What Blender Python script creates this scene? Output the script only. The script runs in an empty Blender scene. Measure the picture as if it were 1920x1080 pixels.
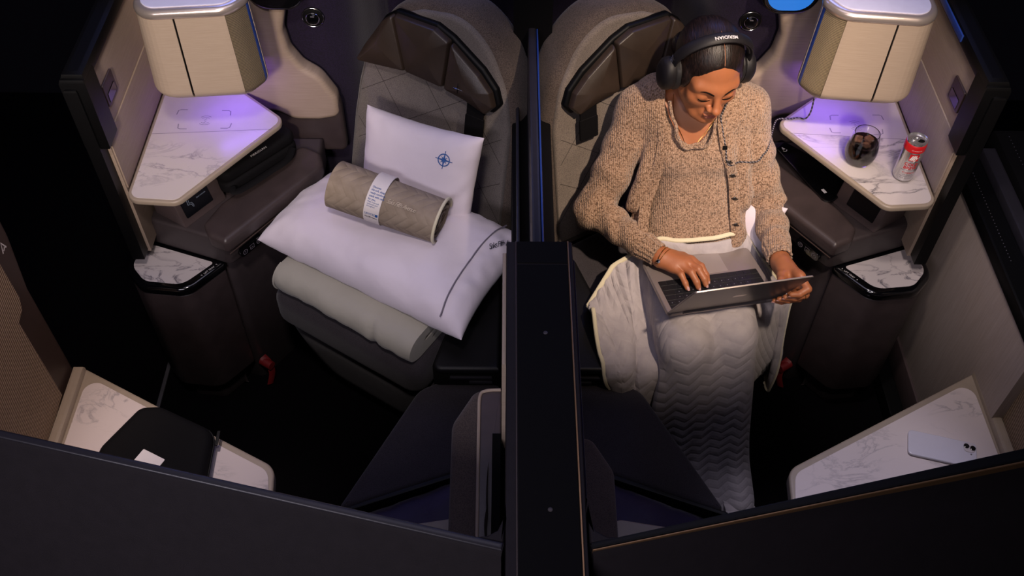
import bpy, bmesh, math, random
import numpy as np
from mathutils import Matrix, Vector, noise
C = bpy.context.scene
COL = C.collection
# ---------------------------------------------------------------- camera
cam_d = bpy.data.cameras.new('camera'); cam = bpy.data.objects.new('camera', cam_d); COL.objects.link(cam)
cam_d.sensor_width = 36.0; cam_d.lens = 35.0; cam_d.clip_start = 0.05
PITCH, YAW, ROLL = math.radians(50.0), math.radians(-0.7), math.radians(0.9)
CAM = np.array([-0.07, 0.0, 2.6])
def cam_axes():
    cz, sz = math.cos(YAW), math.sin(YAW)
    Z = np.array([[cz, -sz, 0], [sz, cz, 0], [0, 0, 1]])
    r = Z @ np.array([1, 0, 0.]); f = Z @ np.array([0, math.cos(PITCH), -math.sin(PITCH)]); u = Z @ np.array([0, math.sin(PITCH), math.cos(PITCH)])
    c, s = math.cos(ROLL), math.sin(ROLL)
    return c*r + s*u, -s*r + c*u, f
_r, _u, _f = cam_axes()
cam.matrix_world = Matrix(((_r[0], _u[0], -_f[0], CAM[0]), (_r[1], _u[1], -_f[1], CAM[1]), (_r[2], _u[2], -_f[2], CAM[2]), (0, 0, 0, 1)))
C.camera = cam
# ---------------------------------------------------------------- world, exposure, big lights
w = bpy.data.worlds.new('cabin_dark'); C.world = w; w.use_nodes = True
w.node_tree.nodes['Background'].inputs[0].default_value = (0.30, 0.26, 0.42, 1)
w.node_tree.nodes['Background'].inputs[1].default_value = 0.004
C.view_settings.view_transform = 'Standard'; C.view_settings.look = 'None'
C.view_settings.exposure = 0.0; C.view_settings.gamma = 1.0; C.view_settings.use_curve_mapping = False
def aim(o, loc, tgt):
    o.location = loc
    o.rotation_euler = (Vector(tgt) - Vector(loc)).to_track_quat('-Z', 'Y').to_euler()
def light(name, kind, loc, tgt, power, color, **k):
    d = bpy.data.lights.new(name, kind); d.energy = power; d.color = color
    for a, b in k.items(): setattr(d, a, b)
    o = bpy.data.objects.new(name, d); COL.objects.link(o); aim(o, loc, tgt); return o
# warm reading and cabin spots high in the ceiling, dim mood lighting, added fills
light('reading_spot_right', 'SPOT', (0.90, 0.55, 3.1), (0.40, 1.90, 0.86), 420, (1.0, 0.78, 0.60), spot_size=math.radians(26), spot_blend=1.0, shadow_soft_size=0.05)
light('cabin_spot_left', 'SPOT', (-0.30, 0.45, 3.2), (-0.66, 1.88, 0.75), 105, (1.0, 0.86, 0.84), spot_size=math.radians(33), spot_blend=0.9, shadow_soft_size=0.12)
light('cabin_spot_right', 'SPOT', (0.45, 0.45, 3.2), (0.93, 1.90, 0.8), 110, (1.0, 0.84, 0.80), spot_size=math.radians(24), spot_blend=0.9, shadow_soft_size=0.12)
light('cabinet_fill_left', 'SPOT', (-0.55, -0.3, 2.3), (-0.82, 1.95, 1.10), 195, (1.0, 0.82, 0.68), spot_size=math.radians(25), spot_blend=0.9, shadow_soft_size=0.10)  # added low frontal spot, brightens the cabinet front and wall
light('cabinet_fill_right', 'SPOT', (0.55, -0.3, 2.3), (0.78, 1.95, 1.12), 165, (1.0, 0.80, 0.66), spot_size=math.radians(22), spot_blend=0.9, shadow_soft_size=0.10)  # added counterpart for the right cabinet
light('panel_fill_left', 'SPOT', (-0.15, 1.45, 2.9), (-1.17, 1.36, 0.66), 95, (1.0, 0.72, 0.50), spot_size=math.radians(17), spot_blend=0.8, shadow_soft_size=0.05)  # added spot above the suite, brightens the ribbed panel
light('ottoman_fill_left', 'SPOT', (-0.9, 1.6, 3.1), (-0.85, 1.22, 0.48), 130, (1.0, 0.84, 0.82), spot_size=math.radians(17), spot_blend=0.9, shadow_soft_size=0.08)  # added spot to brighten the left marble top
light('ottoman_fill_right', 'SPOT', (0.7, 1.6, 3.1), (0.80, 1.12, 0.48), 120, (0.90, 0.84, 1.0), spot_size=math.radians(17), spot_blend=0.9, shadow_soft_size=0.08)  # added lavender spot to brighten the right marble top
light('door_fill_right', 'SPOT', (0.25, 1.25, 3.0), (1.13, 1.62, 0.50), 60, (1.0, 0.86, 0.78), spot_size=math.radians(21), spot_blend=0.9, shadow_soft_size=0.08)  # added spot to brighten the closed door
light('mood_ceiling', 'AREA', (0.0, 1.6, 3.1), (0.0, 1.75, 0.0), 9, (0.80, 0.74, 1.0), shape='RECTANGLE', size=2.2, size_y=0.9)
light('cabin_front_fill', 'AREA', (-1.0, -0.9, 2.6), (-0.7, 0.6, 0.9), 9, (0.90, 0.82, 0.95), shape='RECTANGLE', size=1.2, size_y=0.5, spread=math.radians(80))  # unseen fill added to lift the dark front shells
light('mood_rear_left', 'AREA', (-0.75, 2.7, 2.1), (-0.78, 2.0, 1.2), 3.0, (0.24, 0.31, 1.0), shape='RECTANGLE', size=0.5, size_y=0.3)
light('mood_rear_right', 'AREA', (0.75, 2.7, 2.1), (0.78, 2.0, 1.2), 3.0, (0.24, 0.31, 1.0), shape='RECTANGLE', size=0.5, size_y=0.3)
# ---------------------------------------------------------------- materials
def lin(h):
    h = h.lstrip('#'); v = [int(h[i:i+2], 16)/255 for i in (0, 2, 4)]
    return tuple((x/12.92 if x <= 0.04045 else ((x+0.055)/1.055)**2.4) for x in v) + (1.0,)
class NT:
    def __init__(s, name, rough=0.5, metal=0.0, spec=0.5):
        s.m = bpy.data.materials.new(name); s.m.use_nodes = True; s.t = s.m.node_tree
        s.b = s.t.nodes['Principled BSDF']; s.b.inputs['Roughness'].default_value = rough
        s.b.inputs['Metallic'].default_value = metal; s.b.inputs['Specular IOR Level'].default_value = spec
        s.tc = s.t.nodes.new('ShaderNodeTexCoord')
    def n(s, typ, **k):
        nd = s.t.nodes.new(typ)
        for a, b in k.items():
            if a.startswith('i_'):
                key = a[2:]; key = int(key) if key.isdigit() else key.replace('_', ' ')
                nd.inputs[key].default_value = b
            else: setattr(nd, a, b)
        return nd
    def l(s, a, b): s.t.links.new(a, b)
    def coord(s, scale=(1, 1, 1), rot=(0, 0, 0), src='Object'):
        mp = s.n('ShaderNodeMapping'); mp.inputs['Scale'].default_value = scale; mp.inputs['Rotation'].default_value = rot
        s.l(s.tc.outputs[src], mp.inputs['Vector']); return mp.outputs['Vector']
    def noise(s, vec, scale, detail=3, dist=0.0, rough=0.5):
        nd = s.n('ShaderNodeTexNoise'); nd.inputs['Scale'].default_value = scale; nd.inputs['Detail'].default_value = detail
        nd.inputs['Distortion'].default_value = dist; nd.inputs['Roughness'].default_value = rough
        if vec is not None: s.l(vec, nd.inputs['Vector'])
        return nd
    def ramp(s, fac, stops):
        r = s.n('ShaderNodeValToRGB'); e = r.color_ramp.elements
        while len(e) < len(stops): e.new(0.5)
        for el, (p, c) in zip(e, stops): el.position = p; el.color = c
        s.l(fac, r.inputs['Fac']); return r
    def color(s, sock): s.l(sock, s.b.inputs['Base Color'])
    def bump(s, h, strength=0.3, dist=0.001):
        b = s.n('ShaderNodeBump'); b.inputs['Strength'].default_value = strength; b.inputs['Distance'].default_value = dist
        s.l(h, b.inputs['Height']); s.l(b.outputs['Normal'], s.b.inputs['Normal'])
def plain(name, col, rough=0.5, metal=0.0, var=0.08, nscale=40, bump=0.0, bscale=400, spec=0.5, coat=0.0):
    t = NT(name, rough, metal, spec); c = lin(col)
    nz = t.noise(t.coord(), nscale, 4)
    r = t.ramp(nz.outputs['Fac'], [(0.3, tuple(x*(1-var) for x in c[:3])+(1,)), (0.7, tuple(min(1, x*(1+var)) for x in c[:3])+(1,))])
    t.color(r.outputs['Color'])
    if coat: t.b.inputs['Coat Weight'].default_value = coat; t.b.inputs['Coat Roughness'].default_value = 0.08
    if bump: t.bump(t.noise(t.coord(), bscale, 2).outputs['Fac'], bump)
    return t.m
def emit(name, col, strength):
    t = NT(name, 0.4); t.b.inputs['Base Color'].default_value = (0, 0, 0, 1)
    t.b.inputs['Emission Color'].default_value = lin(col); t.b.inputs['Emission Strength'].default_value = strength; return t.m
def grain(name, c0, c1, scale, rough=0.45, metal=0.0, bump=0.15):      # brushed, streaky laminate
    t = NT(name, rough, metal)
    nz = t.noise(t.coord(scale), 1.0, 5, 0.2, 0.6)
    r = t.ramp(nz.outputs['Fac'], [(0.32, lin(c0)), (0.68, lin(c1))]); t.color(r.outputs['Color']); t.bump(nz.outputs['Fac'], bump, 0.0006); return t.m
def marble(name, base='#b8afad', vein='#6d6a72', seed=0.0, dens=1.0, lo=0.46, hi=0.66):
    t = NT(name, 0.28)
    mp = t.n('ShaderNodeMapping'); mp.inputs['Location'].default_value = (seed, seed*1.7, seed*0.3); mp.inputs['Rotation'].default_value = (0, 0, 0.5)
    mp.inputs['Scale'].default_value = (1, 2.0, 1); t.l(t.tc.outputs['Object'], mp.inputs['Vector']); v = mp.outputs['Vector']
    a = t.noise(v, 3.4*dens, 7, 1.1, 0.60); b = t.noise(v, 2.1*dens, 2, 0.3)
    s1 = t.n('ShaderNodeMath', operation='SUBTRACT'); t.l(a.outputs['Fac'], s1.inputs[0]); s1.inputs[1].default_value = 0.5
    s2 = t.n('ShaderNodeMath', operation='ABSOLUTE'); t.l(s1.outputs[0], s2.inputs[0])
    r1 = t.ramp(s2.outputs[0], [(0.0, (1, 1, 1, 1)), (0.006, (0.6, 0.6, 0.6, 1)), (0.035, (0.0, 0.0, 0.0, 1))])
    r2 = t.ramp(b.outputs['Fac'], [(lo, (0, 0, 0, 1)), (hi, (1, 1, 1, 1))])
    mu = t.n('ShaderNodeMath', operation='MULTIPLY'); t.l(r1.outputs['Color'], mu.inputs[0]); t.l(r2.outputs['Color'], mu.inputs[1])
    mx = t.n('ShaderNodeMix', data_type='RGBA'); mx.inputs[6].default_value = lin(base); mx.inputs[7].default_value = lin(vein)
    t.l(mu.outputs[0], mx.inputs[0]); t.color(mx.outputs[2]); return t.m
def weave(name, c0, c1, scale=520, rough=0.9, bump=0.5, aniso=(1, 1, 1)):   # small woven cells
    t = NT(name, rough, 0, 0.2)
    vo = t.n('ShaderNodeTexVoronoi'); vo.inputs['Scale'].default_value = scale; t.l(t.coord(aniso), vo.inputs['Vector'])
    r = t.ramp(vo.outputs['Distance'], [(0.05, lin(c1)), (0.75, lin(c0))])
    nz = t.noise(t.coord(), 14, 3)
    mx = t.n('ShaderNodeMix', data_type='RGBA', blend_type='MULTIPLY'); mx.inputs[0].default_value = 0.35
    t.l(r.outputs['Color'], mx.inputs[6]); t.l(nz.outputs['Fac'], mx.inputs[7]); t.color(mx.outputs[2])
    t.bump(vo.outputs['Distance'], bump, 0.001); t.b.inputs['Sheen Weight'].default_value = 0.15; return t.m
def ribbed(name, c0, c1, scale, rough=0.8, rot=(0, 0, 0), bump=0.5):
    t = NT(name, rough, 0, 0.25)
    wv = t.n('ShaderNodeTexWave', wave_type='BANDS', bands_direction='X'); wv.inputs['Scale'].default_value = scale; wv.inputs['Distortion'].default_value = 0.6; wv.inputs['Detail'].default_value = 1
    t.l(t.coord(rot=rot), wv.inputs['Vector'])
    r = t.ramp(wv.outputs['Fac'], [(0.2, lin(c0)), (0.8, lin(c1))]); t.color(r.outputs['Color']); t.bump(wv.outputs['Fac'], bump, 0.001); return t.m
def leather(name, col, rough=0.42, bump=0.25):
    t = NT(name, rough, 0, 0.5); c = lin(col)
    vo = t.n('ShaderNodeTexVoronoi'); vo.inputs['Scale'].default_value = 520; t.l(t.coord(), vo.inputs['Vector'])
    nz = t.noise(t.coord(), 20, 3)
    r = t.ramp(nz.outputs['Fac'], [(0.3, tuple(x*0.85 for x in c[:3])+(1,)), (0.7, tuple(x*1.15 for x in c[:3])+(1,))]); t.color(r.outputs['Color'])
    t.bump(vo.outputs['Distance'], bump, 0.0006); return t.m
def cloth(name, col, rough=0.85, wr=0.35, wscale=18, sheen=0.2, fine=900):
    t = NT(name, rough, 0, 0.2); c = lin(col)
    a = t.noise(t.coord(), wscale, 4, 0.6); b = t.noise(t.coord(), fine, 1)
    r = t.ramp(a.outputs['Fac'], [(0.3, tuple(x*0.95 for x in c[:3])+(1,)), (0.7, c)]); t.color(r.outputs['Color'])
    ad = t.n('ShaderNodeMath', operation='MULTIPLY_ADD'); t.l(b.outputs['Fac'], ad.inputs[0]); ad.inputs[1].default_value = 0.04; t.l(a.outputs['Fac'], ad.inputs[2])
    t.bump(ad.outputs[0], wr, 0.01); t.b.inputs['Sheen Weight'].default_value = sheen; return t.m
M = dict(
    beige=grain('beige_laminate', '#a08f7e', '#ab9a89', (14, 14, 520), 0.5),
    beigewall=grain('beige_wall_laminate', '#8b7a6b', '#978677', (14, 14, 420), 0.55),
    doorwall=grain('taupe_door_laminate', '#8a7d75', '#978a82', (300, 300, 12), 0.6),
    rim=plain('beige_edge', '#8c7f70', 0.4, var=0.04),
    silver=plain('warm_silver_trim', '#c9bcb4', 0.28, 0.75, var=0.03),
    bintop=plain('pale_grey_top', '#b9bad0', 0.35, var=0.03),
    marble=marble('white_marble_shelf', dens=1.7, vein='#857e84'), marble2=marble('white_marble_tray', seed=3.3, dens=2.2, vein='#57525b', lo=0.34, hi=0.5), marble3=marble('white_marble_ottoman', base='#bfb3b0', seed=7.1, dens=2.0, vein='#8b8486'), marble_r=marble('white_marble_shelf_bold', seed=1.2, dens=1.3, vein='#4d4a50', lo=0.38, hi=0.55),
    white=plain('white_laminate', '#b4abac', 0.38, var=0.02), mark=plain('grey_print', '#77707a', 0.6, var=0.0),
    brown=leather('dark_brown_leather', '#362d2d'), headleather=leather('headrest_leather', '#30261f', 0.40),
    plast=plain('dark_brown_plastic', '#352e2f', 0.42, bump=0.1), plast2=plain('warm_bronze_plastic', '#453a3a', 0.4, bump=0.1),
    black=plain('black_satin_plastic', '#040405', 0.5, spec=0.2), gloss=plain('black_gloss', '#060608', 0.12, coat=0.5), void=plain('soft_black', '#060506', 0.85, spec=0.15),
    carpet=plain('black_carpet', '#060507', 0.95, bump=0.6, bscale=700, var=0.3, nscale=300, spec=0.05),
    shell=plain('dark_shell_panel', '#1e1a1d', 0.7, bump=0.25, bscale=600, spec=0.2), shelledge=plain('shell_edge', '#26242a', 0.42),
    seatfab=weave('grey_brown_seat_weave', '#6f655e', '#8f8479', 420), rimfab=weave('brown_seat_rim_weave', '#4a403b', '#6f6259', 420),
    seatfab2=weave('charcoal_seat_weave', '#67605c', '#857d77', 520), footfab=weave('charcoal_footrest', '#312d31', '#443f44', 600),
    bolster=weave('taupe_bolster_weave', '#4d433f', '#675a53', 480),
    purple=weave('dark_purple_felt', '#160d22', '#221635', 300, bump=0.3), purplevelvet=cloth('purple_satin_pillow', '#2b2142', 0.5, 0.5, 16, 0.5),
    ribs=ribbed('beige_ribbed_panel', '#574536', '#94806c', 45, rot=(0, math.pi/2, 0)), bronze=plain('dark_bronze_frame', '#382b26', 0.45),
    mesh=None, blue=plain('blue_strip', '#26418a', 0.35), gold=plain('dull_gold_trim', '#8a6a4a', 0.35, 0.6),
    pillow=cloth('white_pillowcase', '#cfc6d0', 0.85, 0.22, 12), sage=cloth('sage_green_bedding', '#9b978c', 0.9, 0.3, 14), sagedark=cloth('dark_bedding_lining', '#4f4d49', 0.9, 0.3, 14),
    cream=cloth('cream_binding', '#d6cdb0', 0.85, 0.1, 40), paper=plain('white_paper', '#d8d0cd', 0.6, var=0.02), paperwarm=plain('grey_paper', '#8f827a', 0.7, var=0.05),
    inkblue=plain('blue_ink', '#1f4f8f', 0.6, var=0), inkdark=plain('dark_ink', '#2d2a35', 0.7, var=0), inkwhite=plain('white_print', '#c8c4c4', 0.6, var=0), thread=plain('pale_thread', '#b7a893', 0.8, var=0.1),
    greythread=plain('grey_piping', '#6f6874', 0.8, var=0.1), chrome=plain('chrome_ring', '#d8d8dc', 0.16, 1.0, var=0.02), red=plain('red_webbing', '#6a0c10', 0.6, bump=0.3),
    lidblack=plain('black_padded_vinyl', '#0d0c0f', 0.5, spec=0.3, bump=0.2), seam=plain('brown_seam_thread', '#2c2623', 0.8), screen=plain('dark_screen', '#06070c', 0.3, spec=0.2), glow=emit('screen_white_glyphs', '#9fa3b5', 0.35), seablue=emit('blue_lit_screen', '#2f7fe0', 0.9),
    nylon=plain('black_nylon', '#0a090b', 0.8, bump=0.4, bscale=900, spec=0.12), zipper=plain('grey_zipper', '#7d7a80', 0.35, 0.7),
)
def _mesh_mat():
    t = NT('perforated_speaker_mesh', 0.5, 0.3)
    wv = t.n('ShaderNodeTexWave', wave_type='BANDS', bands_direction='Z', wave_profile='SIN'); wv.inputs['Scale'].default_value = 70; wv.inputs['Distortion'].default_value = 3.0; wv.inputs['Detail'].default_value = 0; wv.inputs['Detail Scale'].default_value = 60
    t.l(t.coord(), wv.inputs['Vector']); r = t.ramp(wv.outputs['Fac'], [(0.25, lin('#4a4030')), (0.6, lin('#9a8a6c'))]); t.color(r.outputs['Color']); t.bump(wv.outputs['Fac'], 0.6, 0.002); return t.m
M['mesh'] = _mesh_mat()
def _taupe():
    t = NT('taupe_quilted_cotton', 0.9, 0, 0.2)
    # chevron quilting lines: |sin| of distance along u + zigzag of v (uv laid along the sheet)
    sp = t.n('ShaderNodeSeparateXYZ'); t.l(t.tc.outputs['UV'], sp.inputs[0])
    pp = t.n('ShaderNodeMath', operation='PINGPONG'); t.l(sp.outputs[1], pp.inputs[0]); pp.inputs[1].default_value = 0.035
    ad = t.n('ShaderNodeMath', operation='MULTIPLY_ADD'); t.l(pp.outputs[0], ad.inputs[0]); ad.inputs[1].default_value = 0.9; t.l(sp.outputs[0], ad.inputs[2])
    p2 = t.n('ShaderNodeMath', operation='PINGPONG'); t.l(ad.outputs[0], p2.inputs[0]); p2.inputs[1].default_value = 0.014
    r = t.ramp(p2.outputs[0], [(0.0, (0, 0, 0, 1)), (0.006, (0.75, 0.75, 0.75, 1)), (0.014, (1, 1, 1, 1))]); r.color_ramp.interpolation = 'EASE'
    nz = t.noise(t.coord(), 30, 4); c = t.ramp(nz.outputs['Fac'], [(0.3, lin('#837565')), (0.7, lin('#948676'))]); t.color(c.outputs['Color'])
    mm = t.n('ShaderNodeMath', operation='MULTIPLY_ADD'); t.l(nz.outputs['Fac'], mm.inputs[0]); mm.inputs[1].default_value = 1.2; t.l(r.outputs['Color'], mm.inputs[2])
    t.bump(mm.outputs[0], 0.45, 0.004); return t.m
M['taupe'] = _taupe()
# ---------------------------------------------------------------- scene objects: things and parts
def _top(o):
    while o.parent: o = o.parent
    return o
def thing(name, label, cat, loc, group=None):
    o = bpy.data.objects.new(name, None); COL.objects.link(o); o.location = loc; o.empty_display_size = 0.05
    o['label'] = label; o['category'] = cat
    if group: o['group'] = group
    return o
def mk(name, VF, m, parent=None, s=1, smooth=True, uv=None, label=None, ang=40):
    """link one mesh object; vertices are given in world coordinates with x counted outwards (s mirrors it)."""
    V, F = VF[0], VF[1]
    V = np.asarray(V, float).reshape(-1, 3).copy()
    if s < 0: V[:, 0] *= -1; F = [tuple(reversed(f)) for f in F]
    if parent is not None: org = np.array(_top(parent).location)
    else: org = np.array([(V[:, 0].min()+V[:, 0].max())/2, (V[:, 1].min()+V[:, 1].max())/2, V[:, 2].min()])
    me = bpy.data.meshes.new(name); me.from_pydata((V-org).tolist(), [], [list(f) for f in F])
    if m is not None: me.materials.append(m)
    if uv is not None:
        l = me.uv_layers.new(name='UVMap'); uv = np.asarray(uv); idx = np.empty(len(me.loops), int); me.loops.foreach_get('vertex_index', idx)
        l.data.foreach_set('uv', uv[idx].astype(np.float32).ravel())
    me.validate(); me.update()
    if smooth:
        me.shade_smooth()
        try: me.set_sharp_from_angle(angle=math.radians(ang))
        except Exception: pass
    o = bpy.data.objects.new(name, me); COL.objects.link(o)
    if parent is not None: o.parent = parent
    else: o.location = org
    if label: o['label'] = label
    return o
def tag(o, label, cat, group=None):
    o['label'] = label; o['category'] = cat
    if group: o['group'] = group
    return o
def struct(name, VF, m, s=1, parent=None, **k):
    o = mk(name, VF, m, parent, s, **k)
    if parent is None: o['kind'] = 'structure'
    return o
# ---------------------------------------------------------------- shape builders (return verts, faces)
def join(*vfs):
    V, F, k = [], [], 0
    for v, f in vfs:
        v = np.asarray(v, float).reshape(-1, 3); V.append(v); F += [tuple(i+k for i in q) for q in f]; k += len(v)
    return np.vstack(V), F
def area2(p):
    p = np.asarray(p); q = np.roll(p, -1, 0); return 0.5*np.sum(p[:, 0]*q[:, 1]-q[:, 0]*p[:, 1])
def rnd(poly, r=0.02, n=6):
    """polygon with filleted corners, counter-clockwise"""
    P = [np.array(p, float) for p in poly]
    R = list(r) if hasattr(r, '__len__') else [r]*len(P)
    if area2(P) < 0: P = P[::-1]; R = R[::-1]
    out = []
    for i, p in enumerate(P):
        a, b = P[i-1]-p, P[(i+1) % len(P)]-p; la, lb = np.linalg.norm(a), np.linalg.norm(b); a /= la; b /= lb
        ang = math.acos(max(-1, min(1, a @ b)))
        if R[i] <= 1e-6 or ang > 3.1: out.append(p); continue
        d = min(R[i]/math.tan(ang/2), la*0.48, lb*0.48); rr = d*math.tan(ang/2)
        c = p+(a+b)/np.linalg.norm(a+b)*rr/math.sin(ang/2)
        v0, v1 = p+a*d-c, p+b*d-c
        a0 = math.atan2(v0[1], v0[0]); a1 = math.atan2(v1[1], v1[0]); da = (a1-a0+math.pi) % (2*math.pi)-math.pi
        for k in range(n+1): t = a0+da*k/n; out.append(c+rr*np.array([math.cos(t), math.sin(t)]))
    res = [out[0]]
    for q in out[1:]:
        if np.linalg.norm(q-res[-1]) > 1e-5: res.append(q)
    if np.linalg.norm(res[0]-res[-1]) < 1e-5: res.pop()
    return np.array(res)
def uniq(p):
    k = np.linalg.norm(p-np.roll(p, 1, 0), axis=1) > 2e-6; return p[k]
def inset(p, d):
    p = uniq(np.asarray(p, float))
    e = np.roll(p, -1, 0)-p; e /= np.linalg.norm(e, axis=1)[:, None]; nn = np.stack([-e[:, 1], e[:, 0]], 1)
    a = nn; b = np.roll(nn, 1, 0); mvec = a+b; ml = np.sum(mvec*a, 1); ml[ml < 0.3] = 0.3
    q = p+d*mvec/ml[:, None]
    if d > 0:                                # corners tighter than the inset would fold over: gather each folded run into one point
        for _ in range(4):
            bad = np.sum((np.roll(q, -1, 0)-q)*e, 1) < -1e-9
            if not bad.any() or bad.all(): break
            N = len(q); st = int(np.argmin(bad)); i = 0
            while i < N:
                k = (st+i) % N
                if bad[k]:
                    run = [k]
                    while bad[(run[-1]+1) % N]: run.append((run[-1]+1) % N)
                    ids = run+[(run[-1]+1) % N]; a, b = ids[0], ids[-1]; ea, eb = e[a-1], e[b]; den = ea[0]*eb[1]-ea[1]*eb[0]
                    pt = q[ids].mean(0)
                    if abs(den) > 0.05:
                        dv = q[b]-q[a]; x = q[a]+ea*(dv[0]*eb[1]-dv[1]*eb[0])/den
                        if np.linalg.norm(x-pt) < 3*d: pt = x
                    q[ids] = pt; i += len(run)
                i += 1
    return q
def prism(poly, z0, z1, bev=0.003, n=3, xf=None, both=True):
    """upright prism over a ccw outline with rolled top and bottom edges"""
    p = uniq(np.asarray(poly, float)[:, :2])
    if area2(p) < 0: p = p[::-1]
    rings = []
    ks = [k*math.pi/2/n for k in range(n+1)] if bev > 0 else [math.pi/2]
    if both and bev > 0:
        rings.append((bev*1.25, z0))
        for t in ks[:-1]: rings.append((bev*(1-math.sin(t)), z0+bev*(1-math.cos(t))))
    rings.append((0, z0+bev if (both and bev > 0) else z0)); rings.append((0, z1-bev if bev > 0 else z1))
    if bev > 0:
        for t in ks[::-1][1:]: rings.append((bev*(1-math.sin(t)), z1-bev*(1-math.cos(t))))
        rings.append((bev*1.25, z1))
    V, F, N = [], [], len(p)
    for d, z in rings:
        q = inset(p, d) if d > 1e-9 else p
        V.append(np.c_[q, np.full(N, z)])
    for k in range(len(rings)-1):
        for i in range(N): j = (i+1) % N; F.append((k*N+i, k*N+j, (k+1)*N+j, (k+1)*N+i))
    F.append(tuple(range(N-1, -1, -1))); F.append(tuple((len(rings)-1)*N+i for i in range(N)))
    V = np.vstack(V)
    if xf is not None: V = xf(V)
    return V, F
def frame(O, X, Y, Z=None):
    O, X, Y = (np.array(a, float) for a in (O, X, Y)); X = X/np.linalg.norm(X); Y = Y-X*(X@Y); Y /= np.linalg.norm(Y)
    Zc = np.cross(X, Y) if Z is None else np.array(Z, float)
    return lambda V: O+np.asarray(V)[:, :1]*X+np.asarray(V)[:, 1:2]*Y+np.asarray(V)[:, 2:3]*Zc
def rect(x0, x1, y0, y1, r=0.0, n=5): return rnd([(x0, y0), (x1, y0), (x1, y1), (x0, y1)], r, n)
def box(x0, x1, y0, y1, z0, z1, bev=0.003, r=0.0): return prism(rect(x0, x1, y0, y1, r), z0, z1, bev, 2)
def spline(P, n=8, closed=False):
    P = np.asarray(P, float); N = len(P); out = []
    for i in range(N if closed else N-1):
        g = (lambda k: P[k % N]) if closed else (lambda k: P[max(0, min(N-1, k))])
        p0, p1, p2, p3 = g(i-1), g(i), g(i+1), g(i+2)
        for k in range(n):
            t = k/n; out.append(0.5*((2*p1)+(-p0+p2)*t+(2*p0-5*p1+4*p2-p3)*t*t+(-p0+3*p1-3*p2+p3)*t**3))
    if not closed: out.append(P[-1])
    return np.array(out)
def tube(P, r, n=8, closed=False, flat=1.0, up=(0, 0, 1)):
    P = np.asarray(P, float); N = len(P); R = np.full(N, r) if np.isscalar(r) else np.asarray(r, float)
    T = np.gradient(P, axis=0) if not closed else np.roll(P, -1, 0)-np.roll(P, 1, 0)
    T /= np.linalg.norm(T, axis=1)[:, None]+1e-12
    u = np.array(up, float); 
    if abs(T[0]@u) > 0.9: u = np.array([1., 0, 0])
    V = []
    for i in range(N):
        u = u-T[i]*(T[i]@u); u /= np.linalg.norm(u)+1e-12; b = np.cross(T[i], u)
        for k in range(n):
            a = 2*math.pi*k/n; V.append(P[i]+R[i]*(math.cos(a)*b+flat*math.sin(a)*u))
    F = []
    for i in range(N if closed else N-1):
        j = (i+1) % N
        for k in range(n): l = (k+1) % n; F.append((i*n+k, i*n+l, j*n+l, j*n+k))
    if not closed: F.append(tuple(range(n-1, -1, -1))); F.append(tuple((N-1)*n+k for k in range(n)))
    return np.array(V), F
def lathe(prof, n=32, O=(0, 0, 0), ax=None):
    """profile [(r, z)] bottom to top around z (or around the frame ax)"""
    V, F = [], []
    for r, z in prof:
        for k in range(n): a = 2*math.pi*k/n; V.append((r*math.cos(a), r*math.sin(a), z))
    for i in range(len(prof)-1):
        for k in range(n): l = (k+1) % n; F.append((i*n+k, i*n+l, (i+1)*n+l, (i+1)*n+k))
    F.append(tuple(range(n-1, -1, -1))); F.append(tuple((len(prof)-1)*n+k for k in range(n)))
    V = np.array(V)
    V = ax(V) if ax is not None else V+np.array(O)
    return V, F
def puff(poly, z0, h, xf=None, rise=0.012, rings=7, dome=0.25):
    """cushioned panel: walls up from z0, then rolling over to a shallow dome (outline star-shaped about its centroid)"""
    p = np.asarray(poly, float); p = p if area2(p) > 0 else p[::-1]; N = len(p); c = p.mean(0); V = [np.c_[p, np.full(N, z0)]]
    rad = np.linalg.norm(p-c, axis=1).mean()
    for k in range(rings+1):
        a = math.pi/2*k/rings; sc = 1-(rise/rad)*(1-math.cos(a)); V.append(np.c_[c+(p-c)*sc, np.full(N, z0+h*(1-dome)*(0.45+0.55*math.sin(a)))])
    for t in (0.75, 0.5, 0.25): V.append(np.c_[c+(p-c)*(1-rise/rad)*t, np.full(N, z0+h*(1-dome)+h*dome*(1-t*t))])
    m = len(V); V = np.vstack(V+[np.array([[c[0], c[1], z0+h]])]); F = [tuple(range(N-1, -1, -1))]
    for k in range(m-1):
        for i in range(N): j = (i+1) % N; F.append((k*N+i, k*N+j, (k+1)*N+j, (k+1)*N+i))
    F += [((m-1)*N+i, (m-1)*N+(i+1) % N, m*N) for i in range(N)]
    return (xf(V) if xf is not None else V), F
def grid(nu, nv, fn):
    u, v = np.meshgrid(np.linspace(0, 1, nu), np.linspace(0, 1, nv), indexing='ij'); V = fn(u.ravel(), v.ravel())
    F = [(i*nv+j, (i+1)*nv+j, (i+1)*nv+j+1, i*nv+j+1) for i in range(nu-1) for j in range(nv-1)]
    return np.asarray(V), F
def slab_grid(Vo, Vi, nu, nv):
    """closed shell between an outer and an inner nu x nv sheet"""
    k = nu*nv; F = [(i*nv+j, (i+1)*nv+j, (i+1)*nv+j+1, i*nv+j+1) for i in range(nu-1) for j in range(nv-1)]; F += [tuple(q+k for q in reversed(f)) for f in F]
    ed = [i*nv for i in range(nu)]+[(nu-1)*nv+j for j in range(1, nv)]+[i*nv+nv-1 for i in range(nu-2, -1, -1)]+[j for j in range(nv-2, 0, -1)]
    F += [(ed[(m+1) % len(ed)], ed[m], ed[m]+k, ed[(m+1) % len(ed)]+k) for m in range(len(ed))]; return np.vstack([Vo, Vi]), F
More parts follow.
